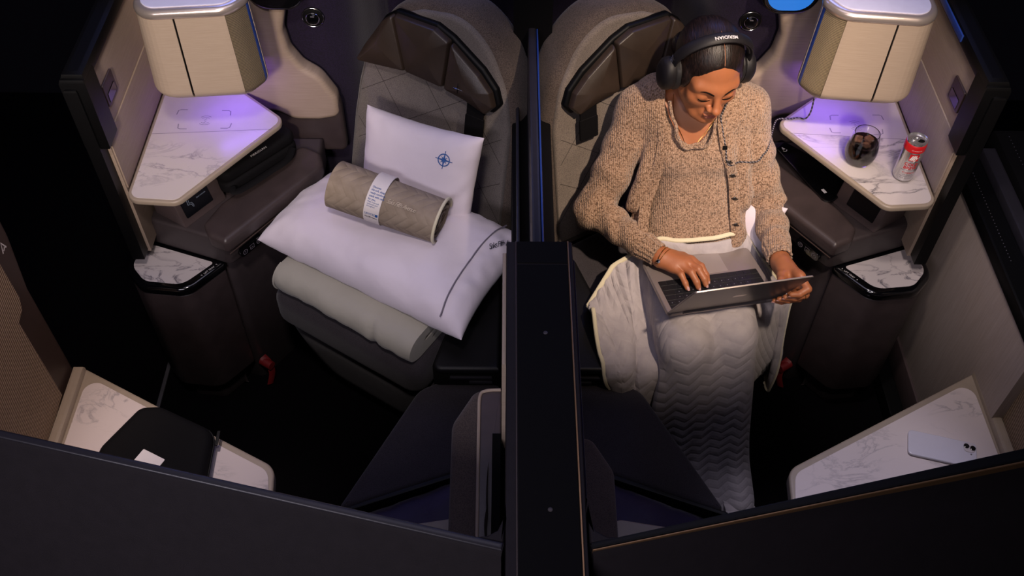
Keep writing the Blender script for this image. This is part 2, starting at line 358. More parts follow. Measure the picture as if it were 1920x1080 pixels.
def text(s, size, shear=0.0, space=1.0, align='CENTER', bold=0.0):
    """flat letter outlines -> verts, faces in the xy plane"""
    cu = bpy.data.curves.new('lettering', 'FONT'); cu.body = s; cu.size = size; cu.shear = shear; cu.space_character = space; cu.align_x = align; cu.align_y = 'CENTER'; cu.resolution_u = 3; cu.offset = bold
    o = bpy.data.objects.new('lettering_tmp', cu); COL.objects.link(o)
    dg = bpy.context.evaluated_depsgraph_get(); me = bpy.data.meshes.new_from_object(o.evaluated_get(dg))
    V = np.array([v.co[:] for v in me.vertices]).reshape(-1, 3); F = [tuple(p.vertices) for p in me.polygons]
    bpy.data.objects.remove(o); bpy.data.curves.remove(cu); bpy.data.meshes.remove(me); return V, F
def mapped(VF, fn): return fn(np.asarray(VF[0])), VF[1]
def stroke(pts, wd, closed=False):
    """flat polyline ribbon in the xy plane"""
    P = np.asarray(pts, float); N = len(P); T = np.gradient(P, axis=0) if not closed else np.roll(P, -1, 0)-np.roll(P, 1, 0); T /= np.linalg.norm(T, axis=1)[:, None]
    nn = np.stack([-T[:, 1], T[:, 0]], 1)*wd/2; V = np.zeros((2*N, 3)); V[:N, :2] = P+nn; V[N:, :2] = P-nn
    F = [(i, N+i, N+(i+1) % N, (i+1) % N) for i in range(N if closed else N-1)]; return V, F
def circ(r, n=24, c=(0, 0), a0=0, a1=2*math.pi, close=False): return [(c[0]+r*math.cos(a0+(a1-a0)*k/n), c[1]+r*math.sin(a0+(a1-a0)*k/n)) for k in range(n if close else n+1)]
def noi(P, sc, seed=0.0):
    return np.array([noise.noise(Vector((p[0]*sc+seed, p[1]*sc+seed*0.7, p[2]*sc-seed))) for p in np.asarray(P)])
# ================================================================ the setting
SIDE = {-1: 'left', 1: 'right'}
struct('floor', box(-2.4, 2.4, -0.2, 3.2, -0.03, 0.0, 0), M['carpet'])
def ribbon(path, th, z0, z1, bev=0.002, xf=None):
    """upright board that follows a plan path; th to the left of travel"""
    P = np.asarray(path, float); T = np.gradient(P, axis=0); T /= np.linalg.norm(T, axis=1)[:, None]
    Q = P+np.stack([-T[:, 1], T[:, 0]], 1)*th
    return prism(np.vstack([P, Q[::-1]]), z0, z1, bev, 2, xf)
def hexa(b, t):
    V = np.array(list(b)+list(t), float); F = [(3, 2, 1, 0), (4, 5, 6, 7)]+[(i, (i+1) % 4, 4+(i+1) % 4, 4+i) for i in range(4)]
    bm = bmesh.new(); vs = [bm.verts.new(v) for v in V]; [bm.faces.new([vs[i] for i in f]) for f in F]; bmesh.ops.recalc_face_normals(bm, faces=bm.faces)
    bmesh.ops.bevel(bm, geom=list(bm.edges), offset=0.004, segments=2, affect='EDGES', profile=0.5)
    bm.verts.index_update(); r = np.array([v.co[:] for v in bm.verts]), [tuple(v.index for v in f.verts) for f in bm.faces]; bm.free(); return r
def setting(s):
    sd = SIDE[s]
    # rear wall: felt back, brown band, curved beige laminate shell
    wb = struct('wall_back_'+sd, prism(np.array([tuple(q) for q in spline([(1.06, 2.26), (0.62, 2.26), (0.55, 2.265), (0.49, 2.31), (0.455, 2.40), (0.42, 2.47), (0.36, 2.49), (0.0, 2.49)], 5)]+[(0.0, 2.54), (1.06, 2.54)]), 0, 1.45, 0.002, 1), M['purple'], s)
    yz = lambda y, sg=-1: (lambda V: np.c_[V[:, 0], y+sg*V[:, 2], V[:, 1]])
    beige = rnd([(1.04, 0.69), (0.72, 0.755), (0.672, 0.722), (0.598, 0.722), (0.541, 0.735), (0.541, 0.80), (0.578, 0.872), (0.622, 0.905), (0.650, 0.955), (0.658, 1.02), (0.640, 1.09), (0.60, 1.20), (0.60, 1.40), (1.04, 1.40)], [0, .05, .06, .06, .025, .05, .08, .06, .06, .06, .08, .05, .03, 0], 6)
    V, F = prism(beige, 0, 0.055, 0.014, 3, yz(2.25)); F = [tuple(reversed(f)) for f in F]; struct('laminate_panel', (V, F), M['beigewall'], s, wb)
    V, F = prism(rnd([(1.04, 0.60), (0.535, 0.60), (0.535, 0.78), (0.60, 0.84), (1.04, 0.84)], [0, .02, .05, .05, 0]), 0, 0.042, 0.01, 3, yz(2.245)); F = [tuple(reversed(f)) for f in F]
    struct('brown_band', (V, F), M['brown'], s, wb)
    # side wall with its dark frame, latch block and recess
    ws = struct('wall_side_'+sd, box(1.02, 1.05, 1.80, 2.24, 0.60, 1.17, 0.002), M['beigewall'], s)
    struct('lower_panel', box(1.0165, 1.022, 1.805, 2.24, 0.832, 0.998, 0.0015), M['doorwall'] if s > 0 else M['beigewall'], s, ws)
    struct('top_rail', box(1.008, 1.06, 1.78, 2.26, 1.165, 1.205, 0.012), M['black'], s, ws)
    struct('post', box(1.028, 1.06, 1.765, 1.801, 0.60, 1.17, 0.008), M['black'], s, ws)
    if s > 0: struct('blue_strip', box(1.004, 1.0085, 1.96, 2.24, 1.180, 1.198, 0.001), M['blue'], s, ws)  # coloured strip standing in for a blue reflection on the top rail
    lb = struct('latch_block', box(1.006, 1.065, 1.772, 1.838, 0.985, 1.195, 0.012), M['black'], s, ws)
    rc = struct('recess_frame', prism(rect(1.862, 1.935, 1.042, 1.105, 0.006), 0, 0.006, 0.002, 2, lambda V: np.c_[1.021-V[:, 2], V[:, 0], V[:, 1]]), M['bronze'], s, ws)
    struct('recess_cup', prism(rect(1.872, 1.926, 1.048, 1.075, 0.004), 0, 0.0075, 0.001, 1, lambda V: np.c_[1.021-V[:, 2], V[:, 0], V[:, 1]]), M['gloss'], s, rc)
    # front shell of the row ahead
    p0, p1 = np.array([0.115, 0.708]), np.array([1.30, 0.988]); d = (p1-p0)/np.linalg.norm(p1-p0); nb = np.array([d[1], -d[0]])
    off = lambda q, k: (q+nb*k)
    arc = [(0.0672, 0.765), (0.0695, 0.738), (0.078, 0.718), (0.095, 0.709)]
    inner = arc+[tuple(p0), tuple(p1)]
    top = [tuple(p0), tuple(p1), tuple(off(p1, 0.03)), tuple(off(p0, 0.03))]
    p0 = np.array([0.0672, 0.6967])
    f0, f1 = off(p0, 0.42), off(p1, 0.42); f0 = (0.0672, f0[1]-0.012)
    V = [(*q, 0.0) for q in (p0, p1, f1, f0)]+[(*q, 0.30) for q in (p0, p1, f1, f0)]+[(*q, 1.142) for q in (p0, p1, off(p1, 0.022), off(p0, 0.022))]+[(*q, 1.15) for q in (off(p0, .004), off(p1, .004), off(p1, 0.016), off(p0, 0.016))]
    V = np.array(V); F = [(3, 2, 1, 0), (12, 13, 14, 15)]+[(4*k+i, 4*k+(i+1) % 4, 4*k+4+(i+1) % 4, 4*k+4+i) for k in range(3) for i in range(4)]
    cornerp = prism(np.array([(0.0672, 0.765)]+arc[1:]+[(0.115, 0.706), (0.0672, 0.694)]), 0.35, 1.1495, 0.004, 2)
    wf = struct('wall_front_'+sd, (V, F), M['shell'], s)
    struct('corner_fillet', cornerp, M['shell'], s, wf)
    if s < 0:
        struct('edge_trim', prism(np.array([tuple(p0+[0, -.0005]), tuple(p1+[0, -.0005]), tuple(off(p1, 0.016)), tuple(off(p0, 0.016))]), 1.135, 1.1535, 0.006, 3), M['shelledge'], s, wf)  # paler bluish strip puts the shell edge's highlight band into colour
    else:
        struct('edge_trim', prism(np.array([tuple(p0+[0, -.0005]), tuple(p1+[0, -.0005]), tuple(off(p1, 0.030)), tuple(off(p0, 0.012))]), 1.135, 1.1525, 0.004, 2), M['black'], s, wf)
        struct('gold_line', prism(np.array([tuple(off(p0, 0.0125)), tuple(off(p1, 0.0305)), tuple(off(p1, 0.0345)), tuple(off(p0, 0.0155))]), 1.135, 1.1535, 0.001, 1), M['gold'], s, wf)
    # wall beside the ottoman: bronze frame with a ribbed fabric panel
    wl = struct('wall_aisle_'+sd, prism(np.array([(0.86, 0.30), (1.50, 0.30), (1.50, 0.80), (1.53, 0.95), (1.535, 1.06), (1.50, 1.10), (0.86, 1.10)]), 0, 0.05, 0.008, 2, lambda V: np.c_[1.185+V[:, 2], V[:, 0], V[:, 1]]), M['bronze'], s)
    struct('ribbed_panel', prism(rnd([(0.88, 0.45), (1.402, 0.50), (1.402, 0.795), (1.432, 0.80), (1.447, 0.83), (1.447, 1.09), (0.88, 1.09)], [0, .005, .004, .01, .01, .01, 0]), 0, 0.01, 0.003, 2, lambda V: np.c_[1.187-V[:, 2], V[:, 0], V[:, 1]]), M['ribs'], s, wl)
    struct('cap', box(1.18, 1.245, 0.86, 1.54, 1.095, 1.115, 0.006), M['black'], s, wl)
setting(-1); setting(1)
struct('trim_1', box(1.128, 1.14, 1.45, 1.95, 0.0, 0.008, 0.002), M['zipper'], -1)
# white emblem near the top of the left bronze frame
_e = join(stroke([(-0.010, -0.011), (0.0, 0.013), (0.010, -0.011)], 0.0045), stroke([(-0.004, -0.0085), (0.007, -0.0035)], 0.004))
mk('emblem', mapped(_e, lambda V: np.c_[np.full(len(V), -1.1845), 1.492+V[:, 0], 0.952+V[:, 1]]), M['inkwhite'], bpy.data.objects['wall_aisle_left'])
# closed aisle door of the right suite, with its rails
dr = struct('door_1', box(1.15, 1.18, 1.35, 2.02, 0.06, 0.745, 0.004), M['doorwall'])
struct('door_rail', box(1.144, 1.21, 1.35, 1.99, 0.745, 0.785, 0.006), M['black'], 1, dr)
struct('track', box(1.212, 1.25, 1.20, 2.01, 0.75, 0.805, 0.006), M['shelledge'], 1, dr)
struct('track', box(1.252, 1.40, 1.20, 2.06, 0.75, 0.825, 0.008), M['void'], 1, dr)
_dots = [lathe([(0.0013, 0), (0.0013, 0.001), (0.0006, 0.0014)], 6, (1.172, 1.62+0.0115*k, 0.7848)) for k in range(30)]+[lathe([(0.0013, 0), (0.0013, 0.001), (0.0006, 0.0014)], 6, (1.285, 1.72+0.0135*k, 0.8248)) for k in range(24)]
o = struct('perforation_glints', join(*_dots), M['zipper'], 1, dr); o['kind'] = 'stuff'  # raised grey studs stand in for light glinting on the rail perforations
struct('kick_strip', box(1.142, 1.152, 1.40, 1.95, 0.06, 0.16, 0.003), M['plast2'], 1, dr)
struct('trim_2', box(1.10, 1.19, 1.40, 1.95, 0.0, 0.06, 0.004), M['black'])
# centre divider between the two suites
dv = thing('centre_divider', 'black centre divider wall running between the two suites with thin brass lines', 'divider', (0, 0.95, 0))
mk('body', box(-0.066, 0.064, 0.25, 1.338, 0, 1.15, 0.005), M['shell'], dv)
mk('top_cover', box(-0.045, 0.053, 0.25, 1.275, 1.148, 1.1525, 0.002), M['void'], dv)
mk('end_cap', box(-0.045, 0.053, 1.279, 1.336, 1.148, 1.1525, 0.002), M['void'], dv)
mk('brass_line', box(0.0535, 0.0565, 0.25, 1.336, 1.148, 1.1535, 0.001), M['gold'], dv)
mk('brass_line', box(-0.0485, -0.0465, 0.25, 1.336, 1.148, 1.1522, 0.0005), M['bronze'], dv)
for y in (1.108, 0.752): mk('screw', lathe([(0.004, 0), (0.004, 0.0012), (0.002, 0.0018)], 14, (0.006, y, 1.152)), M['plast'], dv)
mk('side_panel', box(-0.0735, -0.0655, 1.06, 1.334, 0.45, 1.12, 0.003), M['beige'], dv)
mk('side_panel', box(0.0635, 0.0715, 0.80, 1.334, 0.45, 1.10, 0.003), M['purple'], dv)
ps = thing('privacy_screen', 'dark sliding privacy screen standing between the two seat backs', 'divider', (0, 1.85, 0))
mk('frame', box(-0.052, 0.05, 1.345, 2.255, 0, 0.86, 0.006), M['void'], ps)
mk('screen_panel', box(-0.012, 0.008, 1.345, 2.25, 0.86, 1.06, 0.005), M['shelledge'], ps)
mk('rail', box(-0.042, -0.034, 1.345, 2.25, 0.86, 0.90, 0.003), M['shelledge'], ps)
mk('edge_reflection', box(0.009, 0.0135, 1.345, 2.25, 0.86, 1.058, 0.002), M['blue'], ps)  # blue reflection on the screen edge, put in as a coloured strip
mk('post', box(-0.05, 0.05, 2.17, 2.255, 0.86, 1.30, 0.005), M['void'], ps)
# ================================================================ one suite's furniture
def shelf_and_console(s):
    sd = SIDE[s]
    # marble shelf
    outer = rnd([(1.0155, 2.194), (1.0155, 1.762), (0.884, 1.752), (0.660, 2.068), (0.80, 2.194)], [0, .035, .035, .035, .005], 8)
    t = thing('side_shelf', 'triangular shelf of white marble and plain white laminate with beige rim, %s suite' % sd, 'shelf', (s*0.88, 1.98, 0.812))
    mk('rim', prism(outer, 0.816, 0.832, 0.004, 3), M['rim'], t, s)
    inn = inset(outer if area2(outer) > 0 else outer[::-1], 0.009)
    def clip(P, f):                       # keep the side where f>=0
        out = []
        for a, b in zip(P, np.roll(P, -1, 0)):
            fa, fb = f(a), f(b)
            if fa >= 0: out.append(a)
            if fa*fb < 0: out.append(a+(b-a)*fa/(fa-fb))
        return np.array(out)
    line = lambda q: 2.007+(1.01-q[0])*0.07-q[1]
    mk('marble_top', prism(clip(inn, lambda q: line(q)-0.0005), 0.8315, 0.8332, 0.0002, 1), M['marble'] if s < 0 else M['marble_r'], t, s)
    wp = mk('white_top', prism(clip(inn, lambda q: -line(q)-0.0005), 0.8315, 0.8332, 0.0002, 1), M['white'], t, s)
    mk('seam', (np.array([(1.005, 2.0065, .83325), (0.694, 2.0285, .83325), (0.694, 2.0302, .83325), (1.005, 2.0082, .83325)]), [(0, 3, 2, 1)]), M['mark'], wp, s)
    def br(cx, cy, sx, sy):
        V, F = stroke([(cx+sx*0.026, cy), (cx+sx*.008, cy), (cx+sx*.002, cy+sy*.003), (cx, cy+sy*0.020)], 0.0028)
        return V+[0, 0, 0.83335], F if sx*sy < 0 else F
    c = [br(0.957, 2.106, -1, -1), br(0.944, 2.028, -1, 1), br(0.812, 2.104, 1, -1), br(0.803, 2.032, 1, 1)]
    fix = [(V, [tuple(f) if np.cross(V[f[1]]-V[f[0]], V[f[2]]-V[f[0]])[2] > 0 else tuple(reversed(f)) for f in F]) for V, F in c]
    for q in fix: mk('corner_mark', q, M['mark'], wp, s, smooth=False)
    arcs = [stroke([(0.875+r*math.cos(a), 2.062+dx+r*0.7*math.sin(a)) for a in np.linspace(a0, a0+1.9, 10)], 0.0016) for r, dx, a0 in ((0.012, 0.004, 0.6), (0.017, 0.007, 0.6), (0.012, -0.002, 3.75), (0.017, -0.005, 3.75))]+[stroke([(0.872, 2.070), (0.878, 2.063), (0.872, 2.061), (0.878, 2.053)], 0.0016)]
    mk('charging_symbol', join(*[(V+[0, 0, 0.8334], [tuple(reversed(f)) if np.cross(V[f[1]]-V[f[0]], V[f[2]]-V[f[0]])[2] < 0 else f for f in F]) for V, F in arcs]), M['mark'], wp, s)
    # console: lower body, upper block, leather armrest, control wedge
    t = thing('side_console', 'dark brown console with leather armrest pad and angled control screen, %s suite' % sd, 'console', (s*0.85, 2.0, 0))
    mk('lower_body', prism(rnd([(1.015, 1.87), (0.825, 1.805), (0.615, 2.11), (0.615, 2.19), (1.015, 2.19)], [.01, .03, .03, 0, 0]), 0.0, 0.565, 0.004, 2), M['plast'], t, s)
    ub = mk('upper_block', prism(rnd([(1.058, 1.873), (0.808, 1.782), (0.596, 2.075), (0.600, 2.194), (1.014, 2.194), (1.012, 1.90), (1.058, 1.90)], [.012, .018, .03, 0, 0, 0, 0]), 0.562, 0.660, 0.010, 4), M['plast'], t, s)
    mk('armrest_pad', prism(rnd([(0.872, 1.835), (0.852, 1.790), (0.800, 1.765), (0.580, 2.060), (0.594, 2.115), (0.655, 2.150), (0.84, 1.91)], [.02, .03, .012, .045, .03, .03, .03], 8), 0.625, 0.676, 0.014, 5), M['brown'], t, s)
    seam = spline([(0.797, 1.764, 0.630), (0.70, 1.897, 0.630), (0.60, 2.031, 0.630), (0.578, 2.066, 0.630)], 6); mk('piping', tube(seam, 0.0016, 6), M['bronze'], t, s)
    BL, BR = np.array([0.918, 1.826, 0.66]), np.array([0.831, 1.942, 0.66]); up = np.array([0.030, 0.025, 0.0])
    TL, TR = BL+up*1.35+[0, 0, .150], BR+up*1.35+[0, 0, .150]
    wd = mk('control_wedge', hexa([BL, BR, (1.00, 2.12, .66), (1.012, 1.885, .66)], [TL, TR, (1.00, 2.12, .81), (1.012, 1.885, .81)]), M['plast2'], t, s)
    X = (BR-BL); Lx = np.linalg.norm(X); Y = TL-BL; Ly = np.linalg.norm(Y); f = frame(BL, X, Y, -np.cross(X, Y)/np.linalg.norm(np.cross(X, Y))) if False else None
    X /= Lx; Yd = Y/Ly; Z = np.cross(X, Yd); Z /= np.linalg.norm(Z)
    if Z[0] > 0: Z = -Z
    fr = lambda V: BL+V[:, :1]*X+V[:, 1:2]*Yd+V[:, 2:3]*Z
    V, F = prism(rect(0.016, 0.106, 0.022, 0.125, 0.003), 0.0, 0.003, 0.001, 1, fr)
    if np.linalg.det(np.stack([X, Yd, Z])) < 0: F = [tuple(reversed(q)) for q in F]
    sc = mk('touch_screen', (V, F), M['screen'], wd, s)
    if s < 0:
        # glyphs run the right way round on the left suite: mirror the frame by hand
        mir = np.array([-1, 1, 1.]); BLw, Xw, Yw, Zw = BL*mir, X*mir, Yd*mir, Z*mir
        g = lambda VF, x, y, k=1.0: mapped(VF, lambda V: BLw+(V[:, :1]*k+x)*Xw+(V[:, 1:2]*k+y)*Yw+0.0035*Zw)
        sun = join(stroke(circ(0.005, 14), 0.0012), *[stroke([(0.007*math.cos(a), 0.007*math.sin(a)), (0.0105*math.cos(a), 0.0105*math.sin(a))], 0.0012) for a in np.arange(8)*math.pi/4])
        man = join(stroke(circ(0.0035, 12, (0.0, 0.016)), 0.0012), stroke([(-0.002, 0.011), (-0.004, -0.002), (0.006, -0.004), (0.009, -0.014), (0.012, -0.014)], 0.0014), stroke([(0.003, 0.009), (0.001, 0.001), (0.009, -0.001), (0.012, -0.011)], 0.0012))
        lab = text('Do not disturb', 0.0058); lb2 = text('Reading light', 0.0058); lb3 = text('Seat controls', 0.0058)
        for gl in (g(sun, 0.084, 0.088), g(man, 0.038, 0.056), g(lab, 0.040, 0.100), g(lb2, 0.080, 0.110), g(lb3, 0.080, 0.058)): mk('screen_glyph', gl, M['glow'], sc, smooth=False)
    # inner side button strip with three pictograms
    q0, q1 = np.array([0.800, 1.778, 0]), np.array([0.598, 2.06, 0]); dx = (q1-q0)/np.linalg.norm(q1-q0); nn = np.array([-dx[1], dx[0], 0]); nn = nn if nn[0] < 0 else -nn
    ins = lambda x, z, k: q0+dx*x+nn*k+np.array([0, 0, z])
    fb = lambda V: q0+V[:, :1]*dx+np.c_[np.zeros((len(V), 2)), V[:, 1]]+V[:, 2:3]*nn+nn*0.0095
    V, F = prism(rect(0.022, 0.105, 0.583, 0.611, 0.012), -0.01, 0.0015, 0.0005, 1, fb)
    F2 = F if np.linalg.det(np.stack([dx, [0, 0, 1], nn])) > 0 else [tuple(reversed(q)) for q in F]
    bs = mk('button_strip', (V, F2), M['gloss'], t, s)
    for k in range(3):
        x = 0.038+k*0.025; ic = stroke(circ(0.0075, 16, (x, 0.597)), 0.0013, True) if k != 1 else stroke([(x-.007, .590), (x+.007, .590), (x+.007, .604), (x-.007, .604)], 0.0013, True)
        inn2 = [stroke([(x-.003, .600), (x, .595), (x+.003, .600)], .0012), stroke([(x-.004, .593), (x, .597), (x+.004, .593)], .0012), stroke(circ(.003, 10, (x, .597)), .0012, True)][k]
        VF = join(ic, inn2); V = fb(np.c_[VF[0][:, :2], np.full(len(VF[0]), 0.002)]); mk('pictogram', (V, VF[1]), M['mark'], bs, s, smooth=False)
    # pod below with its little marble tray
    pod = rnd([(1.088, 1.886), (1.094, 1.768), (1.040, 1.708), (0.915, 1.694), (0.826, 1.802), (0.86, 1.822)], [.004, .05, .05, .06, .012, .004], 8)
    t = thing('side_pod', 'rounded dark brown cabinet pod with small marble tray in a black rim, %s suite' % sd, 'cabinet', (s*0.95, 1.79, 0))
    mk('body', prism(inset(pod[::1] if area2(pod) > 0 else pod[::-1], 0.004), 0.10, 0.530, 0.006, 3), M['brown'], t, s)
    mk('foot', prism(inset(pod if area2(pod) > 0 else pod[::-1], 0.035), 0.0, 0.102, 0.004, 2), M['plast'], t, s)
    tr = mk('tray_rim', prism(pod, 0.528, 0.560, 0.010, 4), M['gloss'], t, s)
    mp = rnd([(1.060, 1.866), (1.080, 1.782), (1.034, 1.728), (0.930, 1.716), (0.860, 1.795)], [.004, .045, .045, .05, .006], 8)
    mk('tray_top', prism(mp, 0.559, 0.5612, 0.0005, 1), M['marble2'], tr, s)
    X2 = np.array([0.826-0.900, 1.802-1.712, 0]); X2 /= np.linalg.norm(X2)
    if s < 0:
        VF = text('\u2191  LIFT TRAY  \u2191', 0.0078); o3 = np.array([-0.868, 1.768, 0.5603]); ax = np.array([0.074, 0.09, 0])/0.1165; ay = np.array([-ax[1], ax[0], 0])
    else:
        VF = text('\u2191  LIFT TRAY  \u2191', 0.0078); o3 = np.array([0.868, 1.768, 0.5603]); ax = np.array([0.074, -0.09, 0])/0.1165; ay = np.array([-ax[1], ax[0], 0])
    mk('lettering', mapped(VF, lambda V: o3+V[:, :1]*ax+V[:, 1:2]*ay), M['inkwhite'], tr, smooth=False)
    mk('life_vest_tab', join(tube(spline([(0.815, 1.815, 0.10), (0.795, 1.80, 0.085), (0.79, 1.79, 0.05), (0.80, 1.775, 0.012)], 5), 0.012, 8, flat=0.25), lathe([(0.014, 0), (0.014, 0.04)], 12, ax=frame((0.785, 1.79, 0.085), (0, 0, 1), (0.5, -0.8, 0)))), M['red'], t, s, label='red pull tab hanging under the pod')
def cabinet(s):
    sd = SIDE[s]
    t = thing('storage_cabinet', 'pale wood-grain storage cabinet with rounded corners and lavender top, hung on the %s wall' % sd, 'cabinet', (s*0.8, 2.06, 0.99))
    P = [(0.945, 2.195), (0.945, 1.928), (0.698, 1.952), (0.658, 2.012), (0.76, 2.195)]; R = [0, .06, .07, .035, 0]
    def lean(V):
        V = V.copy(); k = V[:, 2]-1.0; V[:, 1] -= k*0.12; V[:, 0] = 0.665+(V[:, 0]-0.665)*(1-k*0.38); return V
    out = rnd(P, R, 8); out = out if area2(out) > 0 else out[::-1]
    mk('carcass', prism(inset(out, 0.0075), 1.024, 1.262, 0.002, 1, lean), M['black'], t, s)
    def strip(keep, z0, z1, m, name, proud=0.0, parent=None):
        idx = [i for i in range(len(out)) if keep(out[i])]
        # walk the outline in order, densified
        dn = []
        for a, b in zip(out, np.roll(out, -1, 0)):
            dn += [a+(b-a)*k/60 for k in range(60)]
        dn = np.array(dn); kk = np.array([keep(q) for q in dn]); st = next(i for i in range(len(dn)) if kk[i] and not kk[i-1])
        path = []
        for i in range(len(dn)):
            q = dn[(st+i) % len(dn)]
            if keep(q): path.append(q)
            else: break
        path = np.array(path); Tg = np.gradient(path, axis=0); Tg /= np.linalg.norm(Tg, axis=1)[:, None]; nl = np.stack([-Tg[:, 1], Tg[:, 0]], 1)
        zs = np.concatenate([z0+0.032*(1-np.cos(np.linspace(0, math.pi/2, 9))), np.linspace(z0+0.05, z1, 6)]); dz = np.where(zs < z0+0.032, 0.032*(1-np.sqrt(np.clip(1-((z0+0.032-zs)/0.032)**2, 0, 1))), 0)
        path = path[np.unique(np.r_[np.arange(0, len(path), 6), len(path)-1])]; Tg = np.gradient(path, axis=0); Tg /= np.linalg.norm(Tg, axis=1)[:, None]; nl = np.stack([-Tg[:, 1], Tg[:, 0]], 1); nu_, nv_ = len(path), len(zs)
        lay = lambda off: lean(np.concatenate([np.c_[path[i]+nl[i]*(dz[:, None]+off), zs] for i in range(nu_)]))
        return mk(name, slab_grid(lay(-proud), lay(0.006), nu_, nv_), m, parent or t, s)
    gap = 0.838
    strip(lambda q: 0.712 <= q[0] <= gap-0.0022 and q[1] < 1.99, 1.000, 1.262, M['beige'], 'door')
    strip(lambda q: q[0] >= gap and q[1] < 2.18 and (q[1] < 1.99 or q[0] > 0.90), 1.000, 1.262, M['beige'], 'corner_panel')
    strip(lambda q: q[0] < 0.7115 and q[1] < 2.000, 1.000, 1.262, M['mesh'], 'speaker_grille', -0.0015)
    strip(lambda q: q[0] < 0.70 and 2.001 <= q[1] < 2.012, 1.000, 1.262, M['blue'], 'light_strip', -0.001)
    sp = strip(lambda q: q[0] < 0.80 and 2.013 <= q[1] < 2.17, 1.000, 1.262, M['beige'], 'side_panel')
    mk('top_trim', prism(inset(out, -0.003), 1.258, 1.285, 0.013, 5, lean), M['silver'], t, s)
    mk('top_inset', prism(inset(out, 0.016), 1.283, 1.2875, 0.002, 2, lean), M['bintop'], t, s)
    mk('bottom_trim', prism(inset(out, 0.024), 0.992, 1.026, 0.006, 3), M['rim'], t, s)
    mk('led_strip', box(0.74, 0.88, 2.10, 2.112, 0.986, 0.992, 0.001), emit('violet_led', '#5a30ff', 3.0), t, s)
    light('violet_led_'+sd, 'AREA', (s*0.80, 2.115, 0.950), (s*0.79, 2.10, 0.5), 0.30, (0.25, 0.10, 1.0), shape='RECTANGLE', size=0.14, size_y=0.03)
    # reading lamp on the felt, oval monitor above
    cx, cz, y0 = 0.584, 1.027, 2.258
    ay = lambda c: (lambda V: np.c_[c[0]+V[:, 0], c[1]-V[:, 2], c[2]+V[:, 1]])
    t = thing('reading_lamp', 'round dark reading lamp with two chrome rings on purple felt, %s suite' % sd, 'lamp', (s*cx, y0, cz))
    flip = lambda VF: (VF[0], [tuple(reversed(f)) for f in VF[1]])
    ring = lambda r, w_, h: lathe([(r-w_, 0), (r-w_, h), (r, h), (r+w_*0.3, 0)], 40, ax=ay((cx, y0, cz)))
    mk('base', lathe([(0.030, 0), (0.030, 0.002), (0.028, 0.003)], 36, ax=ay((cx, y0, cz))), M['black'], t, s)
    mk('outer_ring', tube([(cx+0.0285*math.cos(a), y0-0.003, cz+0.0285*math.sin(a)) for a in np.arange(40)*math.pi/20], 0.0009, 6, True), M['chrome'], t, s)
    hd = mk('head', lathe([(0.017, 0.002), (0.017, 0.009), (0.014, 0.013), (0.006, 0.0125)], 30, ax=ay((cx, y0, cz))), M['gloss'], t, s)
    mk('inner_ring', tube([(cx+0.0175*math.cos(a), y0-0.009, cz+0.0175*math.sin(a)) for a in np.arange(40)*math.pi/20], 0.0014, 8, True), M['chrome'], hd, s)
    mk('lamp_slot', box(cx-0.006, cx+0.004, y0-0.0145, y0-0.012, cz+0.008, cz+0.0105, 0.0005), M['zipper'], hd, s)
    mon = thing('oval_window', 'blue lit oval screen in thick black rim, top right of the felt wall' if s > 0 else 'dark oval screen in thick black rim, top of the left felt wall', 'screen', (s*0.65, 2.2, 1.17))
    ov = rnd(rect(-0.075, 0.075, -0.07, 0.07), 0.06, 10); ovf = ay((0.652, 2.20, 1.168))
    mk('rim', flip(prism(ov, -0.02, 0.02, 0.008, 3, ovf)), M['gloss'], mon, s)
    mk('screen', flip(prism(inset(ov, 0.014), 0.0, 0.0205, 0.001, 1, ovf)), M['seablue'] if s > 0 else M['gloss'], mon, s)
